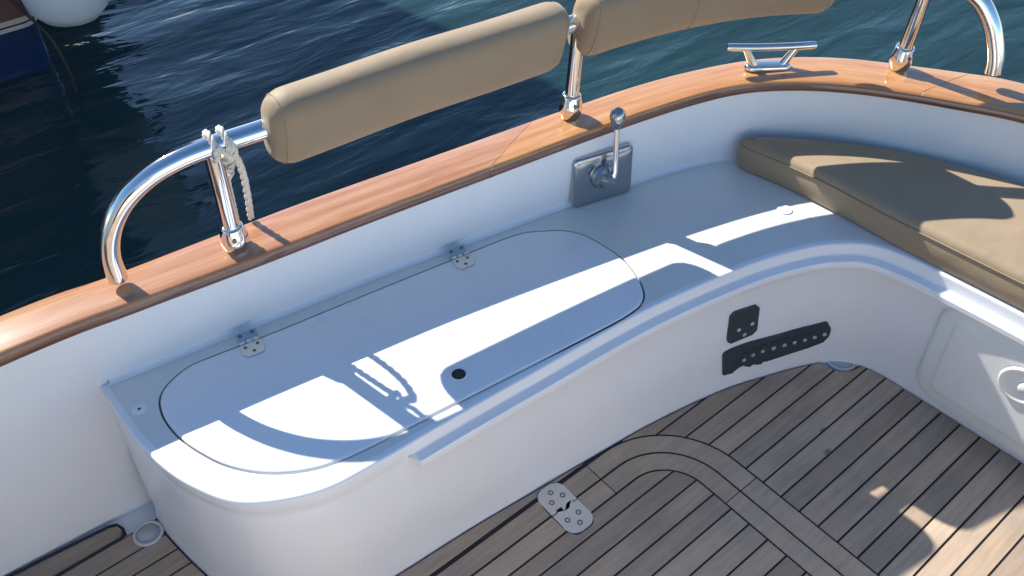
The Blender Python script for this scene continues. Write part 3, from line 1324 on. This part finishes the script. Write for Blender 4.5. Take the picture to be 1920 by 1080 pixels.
def wall_plate(name, pts, th, material, root):
    """plate following the curved locker front; pts = outline (x, z)"""
    bm = bmesh.new()
    cx = sum(p[0] for p in pts) / len(pts)
    cz = sum(p[1] for p in pts) / len(pts)

    def shr(p, d):
        v = Vector((cx - p[0], cz - p[1]))
        v = v.normalized() * d
        return (p[0] + v.x, p[1] + v.y)
    back = [bm.verts.new(front_point(x, z, -0.002)) for x, z in pts]
    mid = [bm.verts.new(front_point(x, z, th - 0.0015)) for x, z in pts]
    top = [bm.verts.new(front_point(*shr(p, 0.0018), th)) for p in pts]
    n_ = len(pts)
    for A_, B_ in ((back, mid), (mid, top)):
        for i in range(n_):
            j_ = (i + 1) % n_
            bm.faces.new((A_[i], A_[j_], B_[j_], B_[i]))
    fc = bm.faces.new(top)
    bmesh.ops.triangulate(bm, faces=[fc])
    fix_normals(bm)
    return tobj(name, bm, material, root, smooth=False, split=0)


vs_ = thing('vent_plate', 'small dark round cornered plate with three pale dots on the locker front', 'vent', (1.28, 0.73, 0.2))
wall_plate('plate', [(1.243, 0.158), (1.240, 0.172), (1.238, 0.238), (1.247, 0.246), (1.304, 0.243), (1.314, 0.232), (1.318, 0.165), (1.308, 0.154), (1.252, 0.150)], 0.006, M['vent'], vs_)
for x, z in ((1.266, 0.188), (1.300, 0.192), (1.284, 0.166)):
    bm = bmesh.new()
    nn = (front_point(x, z, 0.01) - front_point(x, z, 0)).normalized()
    lathe(bm, [(0.0052, 0.0), (0.0048, 0.0020), (0.002, 0.0030), (0.0001, 0.0030)], front_point(x, z, 0.0058), nn, 14)
    tobj('fastener', bm, M['ventdot'], vs_)
vl = thing('vent_strip', 'long dark vent strip with a row of nine pale dots on the locker front', 'vent', (1.36, 0.71, 0.09))
pts_ = []
up_ = [(1.236, 0.118), (1.240, 0.127), (1.262, 0.130), (1.300, 0.130), (1.34, 0.128), (1.38, 0.127), (1.42, 0.129), (1.458, 0.132), (1.484, 0.137), (1.489, 0.135), (1.489, 0.126), (1.492, 0.128), (1.500, 0.112), (1.500, 0.090), (1.493, 0.073)]
lo_pts = [(1.462, 0.061), (1.42, 0.055), (1.385, 0.051), (1.357, 0.050), (1.349, 0.052), (1.343, 0.046), (1.331, 0.049), (1.323, 0.055), (1.314, 0.049), (1.302, 0.056), (1.298, 0.062), (1.284, 0.060), (1.275, 0.054), (1.268, 0.048), (1.246, 0.052)]
pts_ = list(reversed(up_ + lo_pts))
wall_plate('plate', pts_, 0.007, M['vent'], vl)
for x, z in ((1.295, 0.082), (1.317, 0.089), (1.341, 0.092), (1.368, 0.092), (1.395, 0.092), (1.420, 0.092), (1.445, 0.093), (1.467, 0.096), (1.488, 0.101)):
    nn = (front_point(x, z, 0.01) - front_point(x, z, 0)).normalized()
    bm = bmesh.new()
    rr = random.uniform(0.0046, 0.0058)
    lathe(bm, [(rr, 0.0), (rr * 0.9, 0.0022), (rr * 0.4, 0.0032), (0.0001, 0.0032)], front_point(x, z, 0.0068), nn, 14)
    tobj('fastener', bm, M['ventdot'], vl)
    bm = bmesh.new()
    t_ = Vector((nn.y, -nn.x, 0))
    a = front_point(x, z + 0.0145, 0.0068)
    bmesh.ops.create_cube(bm, size=1, matrix=Matrix.Translation(a) @ Matrix(((t_.x, nn.x, 0, 0), (t_.y, nn.y, 0, 0), (0, 0, 1, 0), (0, 0, 0, 1))) @ Matrix.Diagonal((0.015, 0.003, 0.013, 1)))
    tobj('slot_cover', bm, M['vent'], vl, smooth=False, split=0)

# ================================================================== FLUSH DECK HINGE
hg = thing('flush_hinge', 'flush oval steel hinge with six screws let into the teak floor', 'hinge')
hg.location = (0.753, 0.7385, 0.0008)
hg.rotation_euler = (0, 0, R(-1))


def half_leaf(sgn, m_):
    """half of the oval plate, with interlocking knuckles on the joint line y=0"""
    hw, hl, rr = 0.034, 0.064, 0.026
    pts = [(hw, 0.0012)]
    for k in range(9):
        a = R(90 * k / 8)
        pts.append((hw - rr + rr * math.cos(a), hl - rr + rr * math.sin(a)))
    for k in range(9):
        a = R(90 + 90 * k / 8)
        pts.append((-hw + rr + rr * math.cos(a), hl - rr + rr * math.sin(a)))
    pts.append((-hw, 0.0012))
    s_ = 0.006
    if sgn > 0:
        pts += [(-0.020, 0.0012), (-0.020, s_), (-0.006, s_), (-0.006, -s_ + 0.001), (0.008, -s_ + 0.001), (0.008, s_), (0.022, s_), (0.022, 0.0012)]
    else:
        pts += [(-0.0212, 0.0012), (-0.0212, -0.0050), (-0.0088, -0.0050), (-0.0088, 0.0060), (0.0068, 0.0060), (0.0068, -0.0050), (0.0192, -0.0050), (0.0192, 0.0012)]
        pts = [(-x, -y) for x, y in pts]
    if area(pts) < 0:
        pts.reverse()
    bm = bmesh.new()
    bot = [bm.verts.new((x, y, -0.001)) for x, y in pts]
    top = [bm.verts.new((x, y, 0.0016)) for x, y in pts]
    n_ = len(pts)
    for i in range(n_):
        j_ = (i + 1) % n_
        bm.faces.new((bot[i], bot[j_], top[j_], top[i]))
    fc = bm.faces.new(top)
    bmesh.ops.triangulate(bm, faces=[fc])
    o = obj('leaf', bm, m_, hg, smooth=False, split=0)
    for x, y in ((-0.014, 0.026), (0.016, 0.026), (0.0, 0.046)):
        bm = bmesh.new()
        lathe(bm, [(0.0062, 0.0012), (0.0060, 0.0022), (0.0048, 0.0023), (0.0020, 0.0012), (0.0001, 0.0012)], (x * sgn, y * sgn, 0), (0, 0, 1), 16)
        obj('screw', bm, M['screw'], o)


half_leaf(1, M['satin'])
half_leaf(-1, M['satin'])
# ragged black bed round the plate
bm = bmesh.new()
pp = []
for k in range(40):
    a = 2 * math.pi * k / 40
    x, y = math.cos(a), math.sin(a)
    rr = 1.0
    X = 0.0355 * (abs(x) ** 0.45) * (1 if x > 0 else -1)
    Y = 0.0660 * (abs(y) ** 0.75) * (1 if y > 0 else -1)
    pp.append((X, Y))
prism(bm, pp, -0.002, 0.0004)
obj('bedding', bm, M['seal'], hg, smooth=False, split=0)


# ================================================================== CUSHIONS
def add_box_cushion():
    pass


# ---- aft seat cushion: plan polygon following hull, puffed edges
front_c = [(1.500, 1.020), (1.522, 0.93), (1.535, 0.86), (1.541, 0.76), (1.541, 0.642), (1.546, 0.542), (1.560, 0.324), (1.572, 0.10), (1.585, -0.10), (1.588, CY)]
back_c = [(1.512, 1.030), (1.565, 0.990), (1.617, 0.930), (1.680, 0.862), (1.742, 0.775), (1.792, 0.672), (1.835, 0.555), (1.872, 0.35), (1.895, 0.10), (1.905, -0.1), (1.908, CY)]
cu = thing('seat_cushion', 'thick tan vinyl seat cushion lying on the aft locker', 'cushion', (1.7, 0.3, ZB))
fc_ = catmull([(*p, 0) for p in front_c], 60)
bc_ = catmull([(*p, 0) for p in back_c], 60)
loop = [(p.x, p.y) for p in fc_] + [(x, 2 * CY - y) for x, y in reversed([(p.x, p.y) for p in fc_[:-1]])]
loopb = [(p.x, p.y) for p in bc_] + [(x, 2 * CY - y) for x, y in reversed([(p.x, p.y) for p in bc_[:-1]])]
lp2 = clean(loop + list(reversed(loopb)), 2e-3)
if area(lp2) < 0:
    lp2.reverse()
# resample closed
q = [Vector((*p, 0)) for p in lp2] + [Vector((*lp2[0], 0))]
q = resample(q, 361)[:-1]
for _ in range(16):
    q = [(q[i - 1] + q[i] * 2 + q[(i + 1) % 360]) / 4 for i in range(360)]
lp2 = [(p.x, p.y) for p in q]
TH = 0.080
bm = bmesh.new()
rings = []
rr = 0.022
prof = [(0.008, 0.001), (0.002, 0.005), (0.0, 0.012)]
for k in range(1, 5):
    prof.append((-0.003 * math.sin(math.pi * k / 5), 0.012 + (TH - rr - 0.012) * k / 5))
for k in range(0, 7):
    a = math.pi / 2 * k / 6
    prof.append((rr * (1 - math.cos(a)), TH - rr + rr * math.sin(a)))

for d_, z_ in prof:
    rings.append([Vector((p[0], p[1], ZB + z_)) for p in (inset(lp2, d_) if abs(d_) > 1e-6 else lp2)])
V = grid(bm, rings, close=True)
# top closed by tessellation
fcs = geometry.tessellate_polygon([[v.co for v in V[-1]]])
for t in fcs:
    try:
        bm.faces.new([V[-1][i] for i in t])
    except ValueError:
        pass
fix_normals(bm)
tobj('cushion_cover', bm, M['fabric'], cu, split=0)
bm = bmesh.new()
tube(bm, [Vector((p[0], p[1], ZB + TH - 0.017)) for p in inset(lp2, -0.0012)[0:360:2]] + [Vector((*inset(lp2, -0.0012)[0], ZB + TH - 0.017))], 0.0016, 6, cap=False)
tobj('piping', bm, M['piping'], cu, split=0)


# ---- backrest bolsters on the rail
def bolster(path, label, mid=None, name='backrest_cushion', rz0=0.0, w_in=0.048, zc=(0.742, 0.798), dy=0.020):
    """stadium section swept along the rail path; leaning slightly inboard at the top"""
    t = thing(name, label, 'cushion', path[len(path) // 2], 'tan cushions wrapped round the stern rail')
    bm = bmesh.new()
    rows = []
    N_ = len(path)
    Ls = [0]
    for a, c_ in zip(path, path[1:]):
        Ls.append(Ls[-1] + (c_ - a).length)
    Lt = Ls[-1]
    er = 0.042
    stations = []
    # end rounding stations
    for k in range(9):
        a = math.pi / 2 * k / 8
        stations.append((er * (1 - math.cos(a)), math.sin(a)))
    mids = [(er + (Lt - 2 * er) * k / 30, 1.0) for k in range(1, 30)]
    stations = stations + mids + [(Lt - s, f) for s, f in reversed(stations)]

    def at(s):
        for i in range(N_ - 1):
            if Ls[i + 1] >= s - 1e-9:
                tt = (s - Ls[i]) / (Ls[i + 1] - Ls[i])
                return path[i].lerp(path[i + 1], tt), (path[i + 1] - path[i]).normalized()
        return path[-1], (path[-1] - path[-2]).normalized()
    for s, f in stations:
        p, tg = at(min(max(s, 0), Lt))
        nn = Vector((-tg.y, tg.x, 0)).normalized()
        if nn.y < 0 and abs(tg.x) > 0.5:
            nn = -nn
        row = []
        h2 = 0.036
        r_ = w_in
        # end rounding: shrink by a rounded corner amount
        g = (1 - f) * er
        R_ = max(r_ - g * 0.85, 0.004)
        H_ = h2 + 0.0
        seg = 14
        cen_lo = Vector((p.x, p.y, p.z - 0.037)) + nn * 0.002
        cen_hi = Vector((p.x, p.y, p.z + 0.029)) - nn * 0.017
        if f < 1:
            mid_ = (cen_lo + cen_hi) / 2
            cen_lo = mid_ + (cen_lo - mid_) * (0.9 + 0.1 * f)
            cen_hi = mid_ + (cen_hi - mid_) * (0.9 + 0.1 * f)
        ax_ = (cen_hi - cen_lo).normalized()
        for k in range(seg + 1):
            a = math.pi * k / seg
            row.append(cen_hi + nn * (R_ * math.cos(a)) + ax_ * (R_ * math.sin(a)))
        for u in (0.25, 0.5, 0.75):
            row.append((cen_hi - nn * R_ * (1 + 0.03 * f)).lerp(cen_lo - nn * R_ * (1 + 0.03 * f), u))
        for k in range(seg + 1):
            a = math.pi + math.pi * k / seg
            row.append(cen_lo + nn * (R_ * math.cos(a)) + ax_ * (R_ * math.sin(a)))
        for u in (0.25, 0.5, 0.75):
            row.append((cen_lo + nn * R_).lerp(cen_hi + nn * R_, u))
        rows.append(row)
    V = grid(bm, rows, close=True)
    bm.faces.new(V[0])
    bm.faces.new(list(reversed(V[-1])))
    fix_normals(bm)
    o = tobj('cushion_cover', bm, M['fabric'], t, split=0)
    # end seams
    for idx in (5, len(rows) - 6) + ((mid,) if mid else ()):
        bm = bmesh.new()
        rw = rows[idx]
        cen = sum(rw, Vector()) / len(rw)
        tube(bm, [cen + (q_ - cen) * 1.004 for q_ in rw] + [cen + (rw[0] - cen) * 1.004], 0.0012, 5, cap=False)
        tobj('seam', bm, M['piping'], t, split=0)
    return t


# rail centre line: fore foot, arch, straight over the posts, aft curve, arch, aft foot
def railz(x):
    return 0.765 + max(0, x - 0.4) * 0.020


rail_ctrl = [(0.209, 1.321, 0.557), (0.213, 1.322, 0.610), (0.230, 1.316, 0.662), (0.262, 1.306, 0.708), (0.308, 1.294, 0.742), (0.360, 1.282, 0.760), (0.417, 1.271, 0.767),
             (0.494, 1.259, 0.769), (0.62, 1.247, 0.771), (0.78, 1.233, 0.774), (0.95, 1.212, 0.774), (1.10, 1.193, 0.777), (1.168, 1.184, 0.780),
             (1.30, 1.156, 0.785), (1.42, 1.116, 0.791), (1.53, 1.061, 0.797), (1.62, 0.997, 0.802), (1.69, 0.925, 0.807), (1.75, 0.862, 0.807),
             (1.800, 0.812, 0.806), (1.835, 0.765, 0.798), (1.857, 0.727, 0.775), (1.870, 0.695, 0.735), (1.877, 0.675, 0.695), (1.880, 0.662, 0.660), (1.881, 0.657, 0.632)]
rail_pts = catmull(rail_ctrl, 200)
rail = thing('stern_handrail', 'polished stainless rail arching over three posts on the teak gunwale', 'handrail', (1.1, 1.2, 0.56))
bm = bmesh.new()
tube(bm, rail_pts, 0.0175, 24)
tobj('top_rail', bm, M['steel'], rail, split=50)


def post(bx, by, tx, ty, tz):
    zb = sheer(bx)
    base = Vector((bx, by, zb))
    top = Vector((tx, ty, tz))
    ax_ = (top - base).normalized()
    h = (top - base).length
    bm = bmesh.new()
    tube(bm, [base + ax_ * 0.03, base + ax_ * (h * 0.5), top], 0.0150, 18)
    p_ = tobj('post', bm, M['steel'], rail, split=50)
    bm = bmesh.new()
    lathe(bm, [(0.0200, -0.001), (0.0225, 0.006), (0.0255, 0.018), (0.0255, 0.026), (0.0235, 0.036), (0.0215, 0.044), (0.0205, 0.050), (0.0190, 0.053), (0.0150, 0.054)], base, ax_, 26)
    tobj('post_socket', bm, M['steel'], rail, split=50)
    bm = bmesh.new()
    side = ax_.cross(Vector((1, -0.4, 0))).normalized()
    c_ = base + ax_ * 0.036
    lathe(bm, [(0.0042, 0.0), (0.004, 0.0035), (0.002, 0.0045), (0.0001, 0.0045)], c_ + side * -0.0225, -side, 12)
    tobj('set_screw', bm, M['screw'], rail)


def rail_at(x):
    return min(rail_pts[30:], key=lambda p: abs(p.x - x))


post(0.413, 1.283, 0.412, rail_at(0.412).y + 0.002, rail_at(0.412).z - 0.008)
post(1.154, 1.194, 1.163, rail_at(1.163).y + 0.002, rail_at(1.163).z - 0.008)
post(1.813, 0.831, 1.797, rail_at(1.797).y, rail_at(1.797).z - 0.008)


def rail_slice(x0, x1):
    pts = [p.copy() for p in rail_pts[40:] if x0 <= p.x <= x1]
    return pts


b1 = bolster(rail_slice(0.456, 1.108), 'tan bolster cushion on the rail, nearer one beside the knotted rope')
b2 = bolster(rail_slice(1.148, 1.672), 'tan bolster cushion on the rail beyond the middle post, running off the top', mid=21)

# ================================================================== ROPE
rope = thing('mooring_rope', 'short white braided rope knotted round the handrail at the first post', 'rope', (0.42, 1.27, 0.76))


def rope_strand(ctrl, r=0.0052, n=90):
    """three-strand lay: three thin tubes twisting round the centre line"""
    P_ = catmull(ctrl, n)
    for s in range(3):
        bm = bmesh.new()
        pts = []
        prev = None
        tot = 0
        for i, p in enumerate(P_):
            t_ = (P_[min(i + 1, n - 1)] - P_[max(i - 1, 0)]).normalized()
            a = t_.cross(Vector((0.2, 0.1, 1))).normalized() if prev is None else (prev - t_ * prev.dot(t_)).normalized()
            prev = a
            b_ = t_.cross(a)
            if i:
                tot += (p - P_[i - 1]).length
            an = tot / (r * 7.5) * 2 * math.pi + s * 2 * math.pi / 3
            pts.append(p + (a * math.cos(an) + b_ * math.sin(an)) * r * 0.5)
        tube(bm, pts, r * 0.58, 7)
        tobj('strand', bm, M['rope'], rope, split=0)


rp = rail_at(0.424)


def around(x0, x1, a0, a1, rr=0.0240, n=12):
    out = []
    for k in range(n + 1):
        f = k / n
        x = x0 + (x1 - x0) * f
        c_ = rail_at(x)
        a = R(a0 + (a1 - a0) * f)
        out.append((x, c_.y + rr * math.cos(a), c_.z + rr * math.sin(a)))
    return out


rope_strand(around(0.409, 0.418, 250, -90, n=16), n=120)
rope_strand(around(0.430, 0.441, 250, -110, n=16), n=120)
rp = rail_at(0.43)
k0 = Vector((0.432, 1.298, 0.712))
# two turns come off the rail, cross, and are drawn through the knot on the outboard side of the post
rope_strand([(0.414, rp.y - 0.022, rp.z + 0.010), (0.424, rp.y - 0.026, rp.z - 0.006), (0.434, rp.y - 0.012, rp.z - 0.026), k0 + Vector((0.004, -0.010, 0.018)), k0 + Vector((-0.002, -0.004, -0.004))], n=80)
rope_strand([(0.436, rp.y - 0.020, rp.z + 0.014), (0.440, rp.y - 0.026, rp.z - 0.008), (0.430, rp.y - 0.010, rp.z - 0.030), k0 + Vector((-0.010, -0.008, 0.012)), k0 + Vector((0.008, -0.004, -0.010))], n=80)
rope_strand([k0 + Vector(v) for v in ((-0.014, 0.004, 0.024), (-0.016, -0.008, 0.006), (0.000, -0.014, -0.010), (0.015, -0.006, -0.004), (0.012, 0.008, 0.010), (-0.006, 0.010, 0.006), (-0.014, 0.0, -0.012), (-0.002, -0.010, -0.026), (0.010, -0.002, -0.022), (0.006, 0.010, -0.006))], r=0.0058, n=160)
# tails: one down beside the post, one standing off in an open loop to the cap rail
rope_strand([k0 + Vector((0.004, -0.004, -0.020)), (0.434, 1.303, 0.668), (0.433, 1.304, 0.627), (0.432, 1.305, 0.590), (0.431, 1.306, 0.566)], r=0.0060, n=110)
rope_strand([k0 + Vector((0.006, 0.004, 0.004)), (0.450, 1.306, 0.726), (0.465, 1.314, 0.696), (0.471, 1.320, 0.654), (0.471, 1.325, 0.609), (0.470, 1.330, 0.573), (0.471, 1.338, 0.547)], r=0.0064, n=140)

# ================================================================== CLEAT
cl_ = thing('mooring_cleat', 'polished steel horn cleat with two splayed legs on the teak gunwale', 'cleat', (1.6065, 1.0295, sheer(1.58)))
cd = Vector((0.795, -0.60, 0)).normalized()
cn = Vector((-cd.y, cd.x, 0))
c0 = Vector((1.6065, 1.0295, sheer(1.580) + 0.0015))
bm = bmesh.new()
rows = []
for zz, gr in ((0.0, 0.0), (0.006, 0.0), (0.0095, -0.002), (0.011, -0.006)):
    row = []
    for k in range(32):
        a = 2 * math.pi * k / 32
        hx = 0.053 + gr
        hy = 0.0165 + gr
        x = (hx - hy) * (1 if math.cos(a) > 0 else -1) + hy * math.cos(a)
        row.append(c0 + cd * x + cn * (hy * math.sin(a)) + Vector((0, 0, zz)))
    rows.append(row)
V = grid(bm, rows, close=True)
bm.faces.new(V[-1])
fix_normals(bm)
tobj('base', bm, M['steel'], cl_, split=50)
for s in (-1, 1):
    bm = bmesh.new()
    tube(bm, [c0 + cd * (s * 0.034) + Vector((0, 0, 0.008)), c0 + cd * (s * 0.050) + Vector((0, 0, 0.036)), c0 + cd * (s * 0.056) + Vector((0, 0, 0.048))], 0.0085, 16, radii=[0.0105, 0.0082, 0.0085])
    tobj('leg', bm, M['steel'], cl_, split=50)
bm = bmesh.new()
hp = []
hr = []
for k in range(17):
    f = k / 16 * 2 - 1
    hp.append(c0 + cd * (f * 0.100) + Vector((0, 0, 0.050 + 0.003 * f * f)))
    hr.append(0.0088 if abs(f) < 0.97 else 0.0075)
tube(bm, hp, 0.009, 18, radii=hr)
tobj('horn', bm, M['steel'], cl_, split=50)

# ================================================================== ENGINE CONTROL
ec = thing('engine_control', 'chrome engine control plate with a ball topped lever on the white hull side', 'lever', (1.19, 1.12, 0.435))
pc = Vector((1.1885, 1.1235, 0.4335))
tx = Vector((0.970, -0.243, 0)).normalized()
tn = Vector((tx.y, -tx.x, 0)).normalized()          # towards the cockpit
tz = (Vector((0, 0, 1)) + Vector((0, 0.05, 0))).normalized()


def plate_pts(hx, hz, r, n=6):
    pts = []
    for cx, cz, a0 in ((hx - r, hz - r, 0), (-hx + r, hz - r, 90), (-hx + r, -hz + r, 180), (hx - r, -hz + r, 270)):
        for k in range(n + 1):
            a = R(a0 + 90 * k / n)
            pts.append((cx + r * math.cos(a), cz + r * math.sin(a)))
    return pts


bm = bmesh.new()
rows = []
for e, o_ in ((0, -0.004), (0, 0.010), (0.001, 0.0125), (0.004, 0.0145), (0.009, 0.0155), (0.02, 0.016)):
    rows.append([pc + tx * x + tz * z + tn * o_ for x, z in plate_pts(0.0745 - e, 0.062 - e, 0.011)])
V = grid(bm, rows, close=True)
bm.faces.new(V[-1])
fix_normals(bm)
tobj('plate', bm, M['chrome'], ec, split=60)
bm = bmesh.new()
hc = pc + tx * (-0.004) + tz * 0.006 + tn * 0.016
lathe(bm, [(0.030, -0.004), (0.030, 0.004), (0.026, 0.010), (0.019, 0.014), (0.017, 0.030), (0.015, 0.034), (0.0002, 0.035)], hc, tn, 28)
tobj('hub', bm, M['chrome'], ec, split=50)
bm = bmesh.new()
tube(bm, [hc + tn * 0.024 - tx * 0.024 + tz * 0.016, hc + tn * 0.024 + tx * 0.014 - tz * 0.012], 0.010, 14, radii=[0.013, 0.009])
tobj('throttle_arm', bm, M['chrome'], ec, split=50)
bm = bmesh.new()
l0 = hc + tn * 0.026 + tx * 0.008
top_l = Vector((1.194, 1.092, 0.594))
tube(bm, [l0, l0.lerp(top_l, 0.15) + tx * 0.006, l0.lerp(top_l, 0.4) + tx * 0.004, l0.lerp(top_l, 0.85)], 0.0055, 12, radii=[0.0090, 0.0076, 0.0066, 0.0064])
tobj('lever', bm, M['steel'], ec, split=50)
bm = bmesh.new()
axl = (top_l - l0).normalized()
lathe(bm, [(0.0055, -0.030), (0.008, -0.026), (0.0125, -0.016), (0.0168, -0.004), (0.0168, 0.004), (0.0145, 0.012), (0.009, 0.0175), (0.003, 0.020), (0.0001, 0.0202)], top_l, axl, 24)
tobj('knob', bm, M['chrome'], ec, split=0)
bm = bmesh.new()
lathe(bm, [(0.0068, 0.0), (0.006, 0.003), (0.0001, 0.0045)], pc + tx * 0.012 - tz * 0.030 + tn * 0.0155, tn, 14)
tobj('screw', bm, M['steel'], ec)

# ================================================================== NEIGHBOUR BOAT
nb = thing('neighbour_boat', 'moored boat with navy and brown hull and cream stripes at the top left', 'boat', (-2.5, 5.2, -0.3))


def hull_side(z, s):
    """plan outline of the neighbouring boat at height z, s 0..1 from its bow round the near side to the transom"""
    h = z + 0.3
    near, far, end, r = 3.90 - 0.05 * h, 6.5, 0.712 + 0.02 * h, 0.07
    pts = [(-8.5, 5.2), (-7.0, 4.55), (-5.0, 4.1), (-3.0, near + 0.03), (-1.0, near), (end - r, near)]
    if s <= 0.7:
        f = s / 0.7 * (len(pts) - 1)
        i = min(int(f), len(pts) - 2)
        t = f - i
        return Vector((pts[i][0] * (1 - t) + pts[i + 1][0] * t, pts[i][1] * (1 - t) + pts[i + 1][1] * t, z))
    if s <= 0.9:
        a = R(-90 + 90 * (s - 0.7) / 0.2)
        return Vector((end - r + r * math.cos(a), near + r + r * math.sin(a), z))
    t = (s - 0.9) / 0.1
    return Vector((end, near + r + (5.2 - near - r) * t, z))


def hull_strip(name, z0, z1, material, n=4, out=0.0):
    bm = bmesh.new()
    rows = []
    for k in range(n + 1):
        z = z0 + (z1 - z0) * k / n
        rows.append([hull_side(z, s / 60) + Vector((out if s > 48 else 0, -out, 0)) for s in range(61)])
    grid(bm, rows)
    grid(bm, [[Vector((p.x, 10.4 - p.y, p.z)) for p in r] for r in rows])
    fix_normals(bm)
    return tobj(name, bm, material, nb, split=0)


hull_strip('lower_hull', -0.7, -0.104, M['navy'])
hull_strip('stripe', -0.104, -0.087, M['stripe'], 1, 0.004)
hull_strip('stripe_gap', -0.087, -0.080, M['navy'], 1)
hull_strip('stripe', -0.080, -0.058, M['stripe'], 1, 0.004)
hull_strip('topsides', -0.058, 0.36, M['mauve'])
bm = bmesh.new()
dk = [hull_side(0.36, s / 60) for s in range(61)]
bm.faces.new([bm.verts.new(p) for p in dk] + [bm.verts.new((p.x, 10.4 - p.y, p.z)) for p in reversed(dk[:-1])])
tobj('deck', bm, M['mauve'], nb, split=0)
bm = bmesh.new()
for x0, x1, y0, y1, z0, z1 in ((-6.0, -1.2, 4.6, 5.8, 0.36, 0.95), (-5.5, -2.6, 4.7, 5.7, 0.95, 1.4)):
    bmesh.ops.create_cube(bm, size=1, matrix=Matrix.Translation(((x0 + x1) / 2, (y0 + y1) / 2, (z0 + z1) / 2)) @ Matrix.Diagonal((x1 - x0, y1 - y0, z1 - z0, 1)))
bmesh.ops.bevel(bm, geom=bm.edges[:], offset=0.12, segments=3, affect='EDGES')
tobj('deckhouse', bm, M['super'], nb, split=40)

# a second, dark boat, added unseen to darken the water by reflection and shadow
ob = thing('added_dark_boat', 'dark hulled boat added out of view, darkening the water by reflection and shadow', 'boat', (-2.0, 7.2, -0.3))
bm = bmesh.new()
rows = []
for z in (-0.7, -0.3, 0.6, 1.5, 2.45):
    h = z + 0.3
    row = []
    for k in range(41):
        f = k / 40
        x = -5.5 + f * (6.9 + 0.25 * h)
        b_y = 1.35 * (1 - max(0, (f - 0.45) / 0.55) ** 2.2)
        row.append(Vector((x, 7.2 - b_y * (1 + 0.08 * h), z)))
    for k in range(39, -1, -1):
        q_ = row[k]
        row.append(Vector((q_.x, 14.4 - q_.y, z)))
    rows.append(row)
V = grid(bm, rows, close=True)
bm.faces.new(V[-1])
fix_normals(bm)
M['darkhull'] = mat('dark_green_hull_paint', (0.008, 0.018, 0.022), 0.3)
tobj('hull', bm, M['darkhull'], ob, split=40)
bm = bmesh.new()
bmesh.ops.create_cube(bm, size=1, matrix=Matrix.Translation((-1.1, 7.2, 3.3)) @ Matrix.Diagonal((4.8, 1.7, 1.9, 1)))  # tall block, sized so its shadow covers more of the water
bmesh.ops.bevel(bm, geom=bm.edges[:], offset=0.15, segments=3, affect='EDGES')
tobj('deckhouse', bm, M['darkhull'], ob, split=40)

fd = thing('boat_fender', 'large white inflatable fender hanging against the neighbouring boat', 'fender', (0.83, 3.70, 0.2))
bm = bmesh.new()
lathe(bm, [(0.0002, -0.26), (0.06, -0.255), (0.11, -0.235), (0.15, -0.19), (0.165, -0.12), (0.168, 0.0), (0.168, 0.3), (0.15, 0.40), (0.10, 0.46), (0.045, 0.48), (0.03, 0.54), (0.0002, 0.545)], (0.815, 3.705, 0.205), (0.06, 0, 1), 36)
tobj('body', bm, M['fender'], fd)
bm = bmesh.new()
tube(bm, catmull([(0.845, 3.705, 0.74), (0.80, 3.80, 0.60), (0.70, 3.92, 0.375)], 20), 0.008, 8)
tobj('lanyard', bm, M['rope'], fd)

ln = bpy.data.objects.new('mooring_line', None)
C.objects.link(ln)
C.objects.unlink(ln)
bpy.data.objects.remove(ln)
bm = bmesh.new()
tube(bm, catmull([(0.48, 3.87, 0.36), (0.55, 3.78, 0.22), (0.62, 3.72, 0.07), (0.675, 3.66, -0.04), (0.695, 3.63, -0.14), (0.700, 3.62, -0.24), (0.69, 3.62, -0.36)], 40), 0.0065, 8)
tag(obj('mooring_line', bm, M['dark']), 'black mooring line drooping from the neighbouring boat into the water', 'rope')
